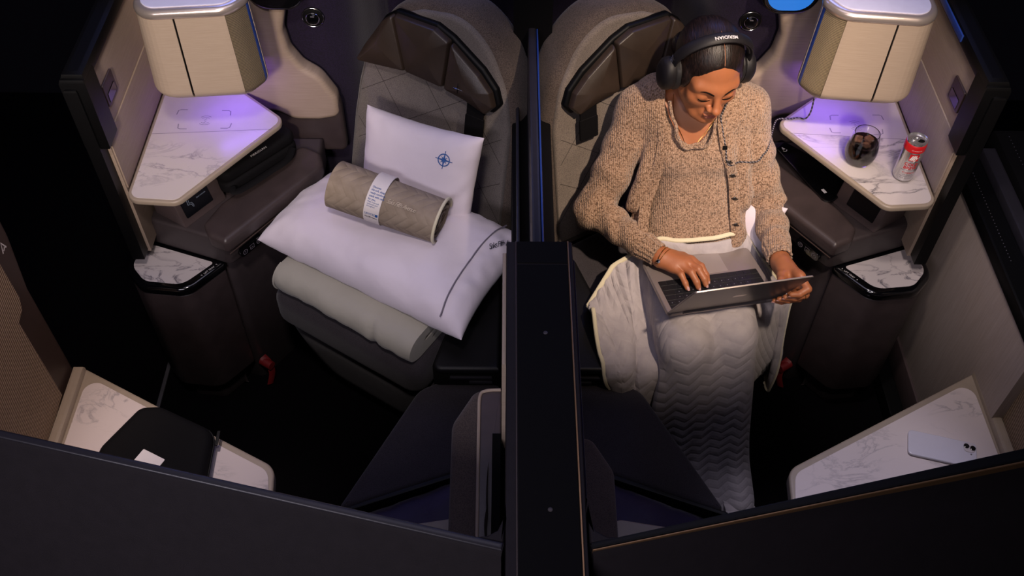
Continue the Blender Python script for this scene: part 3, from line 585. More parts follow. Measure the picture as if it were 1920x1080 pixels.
# seat frames (outward, y, z)
PHI = math.radians(33); SL = np.array([math.cos(PHI), math.sin(PHI), 0]); SF = np.array([math.sin(PHI), -math.cos(PHI), 0]); SC = np.array([0.515, 1.632, 0])
BB = np.array([0.27, 2.07, 0.47]); BL_ = np.array([math.cos(math.radians(30)), 0.5, 0]); BT = np.array([-0.08854, 0.15335, 0.98420]); BN = np.array([0.4921, -0.85234, 0.17707])   # BN points to the sitter
bk = lambda V: BB+V[:, :1]*BL_+V[:, 1:2]*BT+V[:, 2:3]*BN
def seat(s):
    sd = SIDE[s]
    lab = 'empty charcoal woven suite seat holding the pillows and bedding' if s < 0 else 'grey woven suite seat in which the woman sits'
    t = thing('suite_seat', lab, 'seat', (s*0.4, 1.85, 0))
    flip = lambda VF: (VF[0], [tuple(reversed(f)) for f in VF[1]])
    outl = rnd([(0.335, -0.02), (0.312, 0.234), (0.296, 0.345), (0.272, 0.450), (0.180, 0.605), (0.087, 0.650), (-0.040, 0.672), (-0.14, 0.612), (-0.205, 0.495), (-0.232, 0.375), (-0.232, -0.02)], [.02, .3, .3, .2, .12, .12, .15, .2, .2, .2, .02], 9)
    outl = outl if area2(outl) > 0 else outl[::-1]
    fixn = (lambda VF: VF) if np.linalg.det(np.stack([BL_, BT, BN])) > 0 else flip
    mk('backrest_shell', fixn(prism(outl, -0.13, 0.0, 0.035, 5, bk)), M['rimfab'], t, s)
    pan = inset(outl, 0.022)
    bp = mk('backrest_panel', fixn(prism(pan, -0.02, 0.010, 0.012, 4, bk)), M['seatfab'] if s > 0 else M['seatfab2'], t, s)
    lines = [[(0.235, 0.441), (0.005, 0.12)], [(0.268, 0.330), (0.078, 0.464)], [(0.278, 0.168), (-0.08, 0.430)], [(0.078, 0.464), (-0.21, 0.07)], [(0.255, 0.01), (-0.19, 0.345)], [(-0.06, 0.445), (-0.195, 0.265)], [(0.278, 0.24), (0.09, 0.0)], [(0.10, 0.0), (-0.200, 0.205)]]
    mk('quilt_seam', join(*[tube(bk(np.array([(a[0]+(b[0]-a[0])*k/6, a[1]+(b[1]-a[1])*k/6, 0.0098) for k in range(7)])), 0.0008, 5) for a, b in lines]), M['seam'], bp, s)
    # headrest of three leather panels on a dark backing
    hd = mk('headrest', fixn(prism(rnd([(0.266, 0.440), (0.104, 0.462), (-0.084, 0.446), (-0.163, 0.420), (-0.185, 0.452), (-0.169, 0.495), (-0.126, 0.538), (-0.03, 0.598), (0.02, 0.617), (0.148, 0.614), (0.182, 0.588), (0.24, 0.495)], .012, 4), 0.0, 0.026, 0.008, 3, bk)), M['black'], t, s)
    for P in ([(0.268, 0.434), (0.105, 0.456), (0.149, 0.608), (0.178, 0.584), (0.237, 0.492)], [(0.1035, 0.456), (-0.0145, 0.450), (-0.0275, 0.588), (0.019, 0.609), (0.1475, 0.608)], [(-0.016, 0.450), (-0.084, 0.440), (-0.150, 0.420), (-0.173, 0.448), (-0.159, 0.487), (-0.120, 0.525), (-0.029, 0.587)]):
        mk('leather_panel', fixn(puff(rnd(P, [.006]*len(P), 5), 0.006, 0.052, bk, 0.0075)), M['headleather'], hd, s)
    fl = mk('headrest_strap', join(fixn(prism(rect(-0.142, -0.090, 0.398, 0.468, 0.003), 0.030, 0.036, 0.0015, 1, bk)), fixn(prism(rect(-0.145, -0.088, 0.335, 0.400, 0.004), 0.030, 0.0375, 0.0015, 1, bk))), M['nylon'], t, s)
    if s < 0:
        star = [(0.016*math.cos(a) if k % 2 == 0 else 0.0022*math.cos(a), (0.021*math.sin(a) if k % 2 == 0 else 0.0022*math.sin(a))) for k, a in enumerate(np.arange(8)*math.pi/4)]
        V = np.c_[np.array(star)+[-0.072, 0.478], np.full(8, 0.060)]; V = np.vstack([V, [[-0.072, 0.478, 0.0625]]])
        F = [(k, (k+1) % 8, 8) for k in range(8)]; mk('star_emblem', fixn((bk(V), F)), M['chrome'], hd, s, smooth=False)
    cf = frame(SC, SL, SF*-1, (0, 0, 1))
    cush = rnd([(-0.265, 0.0), (0.255, 0.0), (0.275, 0.5), (-0.24, 0.5)], [.05, .05, .02, .02], 6)
    mk('seat_cushion', prism(cush, 0.335, 0.472, 0.045, 6, lambda V: cf(V)), M['footfab'], t, s)
    # upholstered calf panel folded down in front
    def calf(u, v):
        x = (u-0.5)*2; wv = 0.255-0.07*v**1.5; z = 0.345-0.29*v; y = 0.012+0.06*v**1.3+0.03*(abs(x)**6)+0.022*(np.abs(2*v-1)**8)
        return cf(np.c_[x*wv-0.01, y, z])
    V, F = grid(25, 17, calf); V2 = V+np.array(SF)*-0.07; nV = len(V)
    edge = [i*17 for i in range(25)]+[24*17+j for j in range(17)][1:]+[i*17+16 for i in range(24, -1, -1)][1:]+[j for j in range(16, -1, -1)][1:-1]
    F2 = [tuple(reversed([i+nV for i in f])) for f in F]; Fe = [(edge[(k+1) % len(edge)], edge[k], edge[k]+nV, edge[(k+1) % len(edge)]+nV) for k in range(len(edge))]
    bm = bmesh.new(); vs = [bm.verts.new(v) for v in np.vstack([V, V2])]; [bm.faces.new([vs[i] for i in f]) for f in F+F2+Fe]; bmesh.ops.recalc_face_normals(bm, faces=bm.faces); bm.verts.index_update()
    calfVF = (np.array([v.co[:] for v in bm.verts]), [tuple(v.index for v in f.verts) for f in bm.faces]); bm.free()
    mk('calf_panel', calfVF, M['footfab'], t, s)
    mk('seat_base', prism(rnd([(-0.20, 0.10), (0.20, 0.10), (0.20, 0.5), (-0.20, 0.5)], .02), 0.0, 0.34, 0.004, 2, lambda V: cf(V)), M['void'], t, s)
    # black side box between seat and divider
    sb = thing('side_box', 'black storage box with slotted front beside the %s seat' % ('empty' if s < 0 else "woman's"), 'storage box', (s*0.16, 1.6, 0))
    mk('body', prism(rnd([(0.262, 1.492), (0.078, 1.492), (0.078, 1.88), (0.13, 1.88), (0.225, 1.62)], [.02, .004, .004, .01, .01]), 0.30, 0.492, 0.012, 4), M['void'], sb, s)
    mk('lid', prism(rnd([(0.258, 1.486), (0.080, 1.486), (0.080, 1.875), (0.125, 1.875), (0.222, 1.61)], [.02, .004, .004, .01, .01]), 0.480, 0.502, 0.009, 4), M['lidblack'], sb, s)
    for x0, x1, z in ((0.10, 0.21, 0.455), (0.10, 0.16, 0.435)): mk('slot', box(x0, x1, 1.486, 1.494, z, z+0.010, 0.002), M['shelledge'], sb, s)
def footwell(s):
    sd = SIDE[s]
    t = thing('foot_cushion', 'dark flat footrest cushion reaching towards the front wall, %s suite' % sd, 'footrest', (s*0.27, 1.3, 0))
    P = rnd([(0.472, 1.125), (0.292, 1.48), (0.225, 1.512), (0.082, 1.523), (0.082, 1.272)], [.01, .07, .05, .004, .004], 8)
    mk('cushion', prism(P, 0.30, 0.422, 0.012, 4), M['footfab'], t, s)
    mk('edge_trim', prism(np.array([(0.468, 1.115), (0.472, 1.126), (0.082, 1.272), (0.082, 1.258)]), 0.33, 0.424, 0.003, 2), M['black'], t, s)
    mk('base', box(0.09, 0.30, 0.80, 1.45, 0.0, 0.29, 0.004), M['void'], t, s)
    # satin pillow in the well
    pt = pillow_mesh(0.30, 0.25, 0.10, 26, 22, seed=4.0+s, wr=0.012)
    fr = frame((0.258, 1.075, 0.366), (0.92, -0.38, -0.04), (0.38, 0.92, 0.06))
    o = mk('satin_pillow', mapped(pt, lambda V: fr(V)), M['purplevelvet'], None, s)
    tag(o, ('dark purple satin pillow in the footwell of the %s suite' % sd), 'pillow')
    mk_tab = prism(rnd([(0.166, 0.955), (0.166, 1.006), (0.188, 1.014), (0.36, 0.985), (0.36, 0.955)], [.004, .02, .02, .004, .004], 6), 0.585, 0.605, 0.004, 3)
    o = mk('footwell_ledge', mk_tab, M['rim'], None, s); tag(o, 'small beige ledge with rounded corner just behind the front shell, %s suite' % sd, 'ledge')
    # bolster and literature pocket on the divider
    t = thing('divider_bolster', 'taupe woven bolster with beige literature pocket fixed to divider, %s suite' % sd, 'bolster', (s*0.11, 1.0, 0.4))
    if s > 0: t['label'] = 'taupe woven bolster hidden low against divider, right suite'
    mk('pad', prism(rnd([(0.0745, 1.192), (0.130, 1.190), (0.176, 1.105), (0.174, 0.80), (0.0745, 0.80)], [.004, .03, .05, .01, .01], 8), 0.40, 0.850 if s < 0 else 0.66, 0.014, 4), M['bolster'], t, s)
    if s < 0:
        pk = mk('pocket', prism(rnd([(0.0745, 1.178), (0.122, 1.174), (0.120, 0.77), (0.0745, 0.77)], [.003, .02, .003, .003], 6), 0.60, 0.866, 0.003, 2), M['plast2'], t, s)
        mk('pocket_trim', tube(spline([(0.076, 1.175, 0.868), (0.107, 1.172, 0.868), (0.119, 1.158, 0.868), (0.120, 1.10, 0.868), (0.119, 0.95, 0.868), (0.118, 0.77, 0.868)], 8), 0.0035, 8), M['beige'], pk, s)
        mk('pocket_slot', box(0.0748, 0.092, 0.78, 1.07, 0.86, 0.868, 0.002), M['void'], pk, s)
        def sheet(u, v):
            y = 0.79+0.28*u; b = np.sin(u*math.pi)**1.2; return np.c_[0.093+0.002*v+0.007*b*v+0.006*v*(u < 0.35)*np.sin(u/0.35*math.pi), y, 0.80+0.105*v*(0.35+0.65*np.clip(1.2-u, 0, 1))]
        V, F = grid(24, 8, sheet); o = mk('paper_leaflet', join((V, F), (V+[-0.001, 0, 0], [tuple(reversed(f)) for f in F])), M['paperwarm'], None, s); tag(o, 'grey paper leaflet sticking out of the divider pocket', 'leaflet')
def ottoman(s):
    sd = SIDE[s]
    t = thing('ottoman', 'long ottoman ledge with white marble top and beige rim, %s suite, %s' % (sd, 'under black pouch' if s < 0 else 'under white phone'), 'ottoman', (s*0.9, 1.2, 0))
    P = rnd([(1.172, 1.502), (1.150, 1.496), (0.620, 1.212), (0.612, 1.12), (0.66, 0.90), (1.172, 0.98)], [.004, .02, .05, .03, .01, .004], 8); P = P if area2(P) > 0 else P[::-1]
    mk('rim', prism(P, 0.445, 0.480, 0.006, 4), M['rim'], t, s)
    Q = rnd([(1.140, 1.472), (1.1455, 1.0), (0.66, 0.92), (0.622, 1.13), (0.634, 1.200)], [.03, .01, .01, .03, .045], 8); mk('marble_top', prism(Q, 0.479, 0.4815, 0.0006, 1), M['marble3'], t, s)
    mk('raised_edge', box(1.149, 1.178, 0.99, 1.492, 0.44, 0.500, 0.008), M['rim'], t, s)
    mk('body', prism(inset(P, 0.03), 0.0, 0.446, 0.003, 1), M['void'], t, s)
# ---------------------------------------------------------------- soft shapes
def pillow_mesh(wd, hg, th, nu=40, nv=30, seed=0.0, wr=0.004, conc=0.07, flat=0.55, sag=None):
    """puffed pillow with drawn-out corners; local x, y in the plane, z up"""
    def half(sgn):
        def fn(u, v):
            a, b = 2*u-1, 2*v-1
            a = np.sign(a)*(1-(1-np.abs(a))**1.35); b = np.sign(b)*(1-(1-np.abs(b))**1.35)
            x = wd/2*a*(1-conc*(1-b*b)); y = hg/2*b*(1-conc*(1-a*a))
            e = np.clip((1-a**4)*(1-b**4), 0, 1); z = sgn*th/2*e**flat
            P = np.c_[x, y, z]; n1 = noi(P, 9, seed); n2 = noi(P*[1, 1, 0], 32, seed+3)
            rim = np.exp(-((1-np.maximum(np.abs(a), np.abs(b)))/0.22)**2)
            P[:, 2] += sgn*e**0.5*(wr*n1+wr*1.3*n2*rim)
            if sag is not None: P[:, 2] += sag(P[:, 0], P[:, 1])
            return P
        return grid(nu, nv, fn)
    V, F = half(1); V2, F2 = half(-1)
    VF = join((V, F), (V2, [tuple(reversed(f)) for f in F2]))
    bm = bmesh.new(); vs = [bm.verts.new(v) for v in VF[0]]
    for f in VF[1]: bm.faces.new([vs[i] for i in f])
    bmesh.ops.remove_doubles(bm, verts=bm.verts, dist=1e-5); bmesh.ops.recalc_face_normals(bm, faces=bm.faces); bm.verts.index_update()
    r = np.array([v.co[:] for v in bm.verts]), [tuple(v.index for v in f.verts) for f in bm.faces]; bm.free(); return r
for s in (-1, 1):
    shelf_and_console(s); cabinet(s); seat(s); footwell(s); ottoman(s)
# ================================================================ left seat: bedding, pillows, rolled blanket
def bedding():
    # folded duvet: a thick sheet folded twice, swept across the seat
    prof = []
    fwd = 0.0; depth = 0.40
    def fold(z0, z1, y0, y1, n=7):     # rounded nose
        zc, r = (z0+z1)/2, (z1-z0)/2; return [(y0+r-r*math.cos(a)*1.0, zc+r*math.sin(a)) for a in np.linspace(-math.pi/2, math.pi/2, n)]
    pr = [(0.36, 0.0)]+fold(0.0, 0.092, 0.0, 0.36, 11)+[(0.36, 0.092), (0.36, 0.066), (0.07, 0.060), (0.062, 0.052), (0.07, 0.046), (0.36, 0.050), (0.36, 0.040), (0.10, 0.034), (0.094, 0.028), (0.10, 0.022), (0.36, 0.018)]
    pr = np.array(pr); n = len(pr); m = 46; V = []
    for i in range(m):
        x = -0.236+0.458*i/(m-1); e = min(1.0, (i+0.6)/3.0, (m-1-i+0.6)/2.0)**0.5
        for (y, z) in pr:
            wy = 0.006*noise.noise(Vector((x*9, y*6, 1.3)))+0.004*noise.noise(Vector((x*30, z*40, 4)))
            crease = -0.014*math.exp(-((x+0.115-0.25*(z-0.05)-0.10*y)/0.009)**2)*(1 if y < 0.12 else 0.3)
            wz = 0.004*noise.noise(Vector((x*14, y*16, 7.7)))
            V.append((x, 0.004+y+wy-crease*0.8+(1-e)*0.008, 0.003+z*(0.94+0.06*e)+wz*min(1, z/0.03)+0.004*math.sin(x*8)*min(1, z/0.05)))
    F = [(i*n+k, i*n+(k+1) % n, (i+1)*n+(k+1) % n, (i+1)*n+k) for i in range(m-1) for k in range(n)]
    F.append(tuple(range(n-1, -1, -1))); F.append(tuple((m-1)*n+k for k in range(n)))
    F = [tuple(reversed(f)) for f in F]
    fr = frame(SC+np.array([0.0, 0, 0.470]), SL, -SF, (0, 0, 1))
    VF = (fr(np.array(V)), F)
    t = thing('folded_duvet', 'sage green duvet folded flat on the empty seat under the large pillow', 'bedding', (-0.45, 1.75, 0.47))
    mk('duvet', VF, M['sage'], t, -1, ang=60)
    st = [(-0.262, 0.004+0.0*k, 0.0) for k in range(1)]
    a = np.linspace(-1.3, 1.5, 16); P = np.array([(0.2225, 0.046-0.047*math.cos(x)+0.004, 0.046+0.047*math.sin(x)+0.003) for x in a]); mk('piping', tube(fr(P), 0.0026, 6), M['sage'], t, -1)
bedding()
def letters(t, mname, parent, s_, fn, **k): return mk('lettering', mapped(text(t, s_, **k), fn), M[mname], parent, smooth=False)
# large pillow ---------------------------------------------------
LPX = np.array([0.848, 0.530, 0.0]); LPX /= np.linalg.norm(LPX)          # outward along the seat, world x is negative of this
def wframe(O, X, Y):                                                          # world frame for left-suite things
    X = np.array(X, float); X /= np.linalg.norm(X); Y = np.array(Y, float); Y -= X*(X@Y); Y /= np.linalg.norm(Y); Z = np.cross(X, Y)
    return (lambda V: np.array(O)+np.asarray(V)[:, :1]*X+np.asarray(V)[:, 1:2]*Y+np.asarray(V)[:, 2:3]*Z)
def bigsag(x, y): return 0.030*np.clip(-y/0.2, 0, 1)**2*-1.0+0.020*np.clip(y/0.2, 0, 1.2)**1.6-0.018*np.exp(-((x+0.03)**2+(y-0.02)**2)/0.012)-0.07*np.clip(-x/0.3, 0, 1)*np.clip(y/0.16, 0, 1)
lp = thing('large_pillow', 'large white pillow with grey piped hem lying on the folded duvet', 'pillow', (-0.39, 1.83, 0.56))
lfr = wframe((-0.372, 1.822, 0.628), (0.862, -0.507, -0.01), (0.507, 0.862, 0.03))
VF = pillow_mesh(0.655, 0.345, 0.170, 64, 44, seed=2.0, wr=0.012, conc=0.05, flat=0.5, sag=bigsag); mk('pillowcase', mapped(VF, lfr), M['pillow'], lp)
def ontop(VF, fr, wd, hg, th, flat, x, y, sag=None, lift=0.0006):               # find the pillow surface height under flat artwork
    V = np.asarray(VF[0])
    def h(px, py):
        d = (V[:, 0]-px)**2+(V[:, 1]-py)**2; ok = V[:, 2] > -0.5; idx = np.argsort(d)[:60]; idx = idx[np.argsort(-V[idx, 2])][:12]; w_ = 1/(d[idx]+1e-6); return (V[idx, 2]*w_).sum()/w_.sum()
    return h
hbig = ontop(VF, lfr, 0, 0, 0, 0, 0, 0)
hem = [(0.262-0.012*(1-(y/0.165)**2), y) for y in np.linspace(-0.166, 0.162, 22)]
P = np.array([(x, y, hbig(x, y)+0.0015) for x, y in hem]); mk('hem_piping', tube(lfr(P), 0.0019, 6), M['greythread'], lp)
P = np.array([(x, y, -0.004+hbig(x, -0.19)*0.3) for x, y in []]).reshape(-1, 3)
def drape(h, ox, oy, ang, lift): 
    c, s_ = math.cos(ang), math.sin(ang)
    def fn(V):
        x = ox+c*V[:, 0]-s_*V[:, 1]; y = oy+s_*V[:, 0]+c*V[:, 1]; return np.c_[x, y, [h(a, b)+lift for a, b in zip(x, y)]]
    return fn
d1 = drape(hbig, 0.292, 0.098, math.radians(60), 0.002)
mk('embroidery', mapped(text('Saks Fifth Avenue', 0.0185, shear=0.5, space=0.74), lambda V: lfr(d1(V))), M['inkdark'], lp, smooth=False)
# small pillow leaning on the backrest -----------------------------
TL, TR, BR, BLq = (np.array(q) for q in ((-0.440, 2.10, 0.850), (-0.122, 1.950, 0.862), (-0.180, 1.858, 0.615), (-0.495, 2.00, 0.60)))
ctr = (TL+TR+BR+BLq)/4; spf = wframe(ctr+np.array([0.005, -0.045, 0.0]), (TR-TL)+(BR-BLq), (TL-BLq)+(TR-BR))
VF = pillow_mesh(0.345, 0.350, 0.105, 44, 38, seed=8.0, wr=0.009, conc=0.06, flat=0.5)
sp = thing('small_pillow', 'small white pillow with blue compass emblem leaning on the seat back', 'pillow', tuple(ctr))
mk('pillowcase', mapped(VF, spf), M['pillow'], sp)
hs = ontop(VF, spf, 0, 0, 0, 0, 0, 0)
def star4(R, r, rot=0.0):
    P = np.array([((R if k % 2 == 0 else r)*math.cos(a+rot), (R if k % 2 == 0 else r)*math.sin(a+rot)) for k, a in enumerate(np.arange(8)*math.pi/4)]); V = np.c_[np.vstack([P, [[0, 0]]]), np.zeros(9)]; return V, [(k, (k+1) % 8, 8) for k in range(8)]
dpt = drape(hs, 0.090, 0.105, -0.05, 0.0012)
emb = join(stroke(circ(0.0155, 40), 0.0026, True), star4(0.0215, 0.0042), star4(0.013, 0.003, math.pi/4), stroke([(0, 0.016), (0, 0.024)], 0.0018), stroke([(0, -0.016), (0, -0.024)], 0.0018), stroke([(0.016, 0), (0.024, 0)], 0.0018), stroke([(-0.016, 0), (-0.024, 0)], 0.0018))
mk('compass_emblem', mapped(emb, lambda V: spf(dpt(V))), M['inkblue'], sp, smooth=False)
# rolled blanket ----------------------------------------------------
A0, A1 = np.array([-0.508, 1.872, 0.790]), np.array([-0.232, 1.772, 0.756]); ax = (A1-A0); Lr = np.linalg.norm(ax); ax /= Lr
rup = np.array([0, 0, 1.0]); rup -= ax*(ax@rup); rup /= np.linalg.norm(rup); rsd = np.cross(ax, rup)         # rsd points to the rear/near side
rl = thing('rolled_blanket', 'rolled taupe quilted blanket with cream edge and white paper band on the large pillow', 'blanket', tuple((A0+A1)/2-np.array([0, 0, 0.06])))
def spiral(a, k=0.0): return 0.010+0.0500*(a/(3.3*2*math.pi))**0.8
def roll():
    PE = math.radians(246)
    TT = 3.3*2*math.pi; na, nx = 150, 34; aa = np.linspace(0, TT, na); th = 0.0065; V, UV = [], []
    for side in (1, -1):
        for i in range(nx):
            x = Lr*i/(nx-1)
            for a in aa:
                r = spiral(a)+side*th/2; ph = a-TT+PE                            # outer edge ends low at the front
                r *= (1.10-0.10*i/(nx-1))*(1+0.025*noise.noise(Vector((math.cos(ph)*2, math.sin(ph)*2, x*9)))*(a/TT))
                zz = r*math.sin(ph)*0.93; xx = x+0.006*noise.noise(Vector((a*0.5, side*0.1, x*2)))*(1 if i in (0, nx-1) else 0.5)+(0.004*math.sin(a*1.3) if i == nx-1 else 0)
                V.append(A0+ax*xx+rsd*(-r*math.cos(ph))+rup*zz); UV.append((x, a*0.055))
    F = []; o2 = nx*na
    for i in range(nx-1):
        for j in range(na-1):
            q = (i*na+j, i*na+j+1, (i+1)*na+j+1, (i+1)*na+j); F.append(q); F.append(tuple(o2+k for k in reversed(q)))
    for j in range(na-1):
        F.append((j+1, j, o2+j, o2+j+1)); k = (nx-1)*na; F.append((k+j, k+j+1, o2+k+j+1, o2+k+j))
    for i in range(nx-1):
        F.append((i*na, (i+1)*na, o2+(i+1)*na, o2+i*na)); k = na-1; F.append(((i+1)*na+k, i*na+k, o2+i*na+k, o2+(i+1)*na+k))
    bm = bmesh.new(); vs = [bm.verts.new(v) for v in V]; [bm.faces.new([vs[i] for i in f]) for f in F]; bmesh.ops.recalc_face_normals(bm, faces=bm.faces); F = [tuple(v.index for v in f.verts) for f in bm.faces] if not bm.verts.index_update() else 0; bm.free()
    V = np.array(V); mk('blanket', (V, F), M['taupe'], rl, uv=UV, ang=70)
    def on(x, ph, dr): r = 0.0600*(1.10-0.10*x/Lr)+dr; return A0+ax*x+rsd*(-r*math.cos(ph))+rup*(r*math.sin(ph)*0.93)
    edge = [on(Lr+0.001, ph, 0.002) for ph in np.linspace(PE-4.4, PE, 40)]; mk('edge_binding', tube(edge, 0.0042, 8), M['cream'], rl)
    mk('edge_binding', tube([on(Lr*i/20, PE, 0.003) for i in range(21)], 0.0040, 8), M['cream'], rl)
    def band(u, v): ph = -1.9+6.1*v; return np.array([on(0.108+0.042*a, p, 0.0045) for a, p in zip(u, ph)])
    V, F = grid(3, 48, band); V2, F2 = grid(3, 48, lambda u, v: np.array([on(0.108+0.042*a, -1.9+6.1*b, 0.0025) for a, b in zip(u, v)])); bandp = mk("paper_band", join((V, F), (V2, [tuple(reversed(f)) for f in F2])), M['paper'], rl)
    def wraprow(t_, h, x0, ang, **k):
        # ang in degrees round the roll: 90 is the crest, 180 the near side; letter tops point to the crest
        return mapped(text(t_, h, **k), lambda V: np.array([on(x0+q[0], math.radians(ang)-q[1]/0.057, 0.0052) for q in V]))
    rows = [('Discover', .0065, 108, 2), ('the soft, sleep', .0065, 115, 2), ('ready comforts', .0065, 122, 2), ('made with care', .0065, 129, 2), ('for you.', .0065, 136, 2), ('Made from soft', .0050, 142, 0), ('reclaimed yarn', .0050, 147, 0), ('throughout', .0050, 152, 0)]
    for a, h, an, bb in rows: mk('lettering', wraprow(a, h, 0.1135, an, align='LEFT', bold=0.00006*bb), M['inkblue'], bandp, smooth=False)
    mk('lettering', wraprow('UNITED', 0.0078, 0.1270, 172, bold=0.00012, space=1.15), M['inkblue'], bandp, smooth=False)
    mk('lettering', wraprow('Saks Fifth Avenue', 0.0062, 0.1290, 181, shear=0.4, space=0.8), M['inkdark'], bandp, smooth=False)
    sq = box(-.0032, .0032, -.0036, .0036, 0, .0002, 0); mk('logo_square', mapped(sq, lambda V: np.array([on(0.1445+q[0], math.radians(172)-q[1]/0.057, 0.0052+q[2]) for q in V])), M['inkblue'], bandp)
    mk('embroidery', wraprow('Saks Fifth Avenue', 0.0145, 0.200, 128, shear=0.5, space=0.78), M['thread'], rl, smooth=False)
roll()

# ---------------------------------------------------------------- headphone case under the left shelf
hc = thing('headphone_case', 'black nylon headphone case with grey zipper on the left armrest under the shelf', 'case', (-0.76, 2.06, 0.677))
cp = rnd([(0.822, 1.925), (0.648, 2.115), (0.715, 2.172), (0.882, 1.985)], [.03, .03, .03, .03], 8)
mk('lower_shell', prism(cp, 0.678, 0.716, 0.012, 4), M['nylon'], hc, -1)
mk('lid', prism(inset(cp if area2(cp) > 0 else cp[::-1], 0.001), 0.716, 0.752, 0.014, 4), M['nylon'], hc, -1)
cpp = cp if area2(cp) > 0 else cp[::-1]; q = inset(cpp, 0.004); mk('zipper', tube(np.c_[q, np.full(len(q), 0.741)], 0.0022, 6, True), M['zipper'], hc, -1)
hd = spline([(0.806, 1.932, 0.712), (0.795, 1.916, 0.710), (0.768, 1.938, 0.708), (0.712, 2.000, 0.708), (0.674, 2.045, 0.709), (0.665, 2.090, 0.712)], 6); mk('handle', tube(hd, 0.010, 8, flat=0.35), M['nylon'], hc, -1)
dxy = np.array([0.0, 0, 0]); e1 = np.array([(-0.675)-(-0.845), 2.125-1.935, 0]); e1 /= np.linalg.norm(e1); e2 = np.array([-e1[1], e1[0], 0])
mk('lettering', mapped(text('MERIDIAN', 0.011, space=1.1), lambda V: np.array([-0.742, 2.030, 0.7524])+V[:, :1]*e1+V[:, 1:2]*e2), M['inkwhite'], hc, smooth=False)
# ---------------------------------------------------------------- amenity pouch on the left ottoman
def pouch():
    t = thing('amenity_pouch', 'black soft amenity pouch with small paper tag on the left marble ottoman', 'pouch', (-0.89, 1.22, 0.4815))
    P = rnd([(0.770, 1.285), (0.765, 1.10), (1.03, 1.10), (1.035, 1.235), (0.965, 1.352), (0.915, 1.355)], [.05, .03, .03, .05, .03, .04], 8)
    mk('body', prism(P, 0.482, 0.535, 0.022, 6), M['nylon'], t, -1)
    P = P if area2(P) > 0 else P[::-1]; q = inset(P, -0.001); mk('zipper', tube(np.c_[q, np.full(len(q), 0.508)], 0.0022, 6, True), M['black'], t, -1)
    mk('zip_pull', box(0.760, 0.768, 1.255, 1.295, 0.503, 0.508, 0.001), M['black'], t, -1)
    fr = frame((-0.905, 1.19, 0.536), (0.84, -0.42, 0), (0.42, 0.84, 0)); mk('paper_tag', prism(rect(-0.032, 0.032, -0.05, 0.024, 0.003), 0, 0.0012, 0.0004, 1, fr), M['paper'], t)
pouch()
# ---------------------------------------------------------------- phone on the right ottoman
t = thing('smartphone', 'white smartphone lying face down on the right marble ottoman', 'phone', (1.0, 1.265, 0.4815))
e1 = np.array([0.160, -0.042, 0]); e1 /= np.linalg.norm(e1); e2 = np.array([-e1[1], e1[0], 0])
pf = lambda V: np.array([1.006, 1.2655, 0.482])+V[:, :1]*e1+V[:, 1:2]*e2+V[:, 2:3]*np.array([0, 0, 1.0])
mk('body', prism(rect(-0.0815, 0.0815, -0.036, 0.036, 0.011, 8), 0, 0.0085, 0.0025, 3, pf), plain('white_phone_glass', '#b9b5bd', 0.2, coat=0.4, var=0.01), t)
cb = mk('camera_bump', prism(rect(0.050, 0.076, 0.006, 0.032, 0.008, 6), 0.0084, 0.0098, 0.0006, 1, pf), M['white'], t)
for x, y in ((0.0562, 0.0215), (0.0712, 0.0185)):
    mk('lens', lathe([(0.0066, 0.0095), (0.0066, 0.0118), (0.0058, 0.0122), (0.0056, 0.0117)], 24, ax=lambda V, x=x, y=y: pf(V+[x, y, 0])), M['gloss'], cb)
mk('flash', lathe([(0.0022, 0.0084), (0.0022, 0.0090)], 14, ax=lambda V: pf(V+[0.0675, 0.001, 0])), M['zipper'], t)
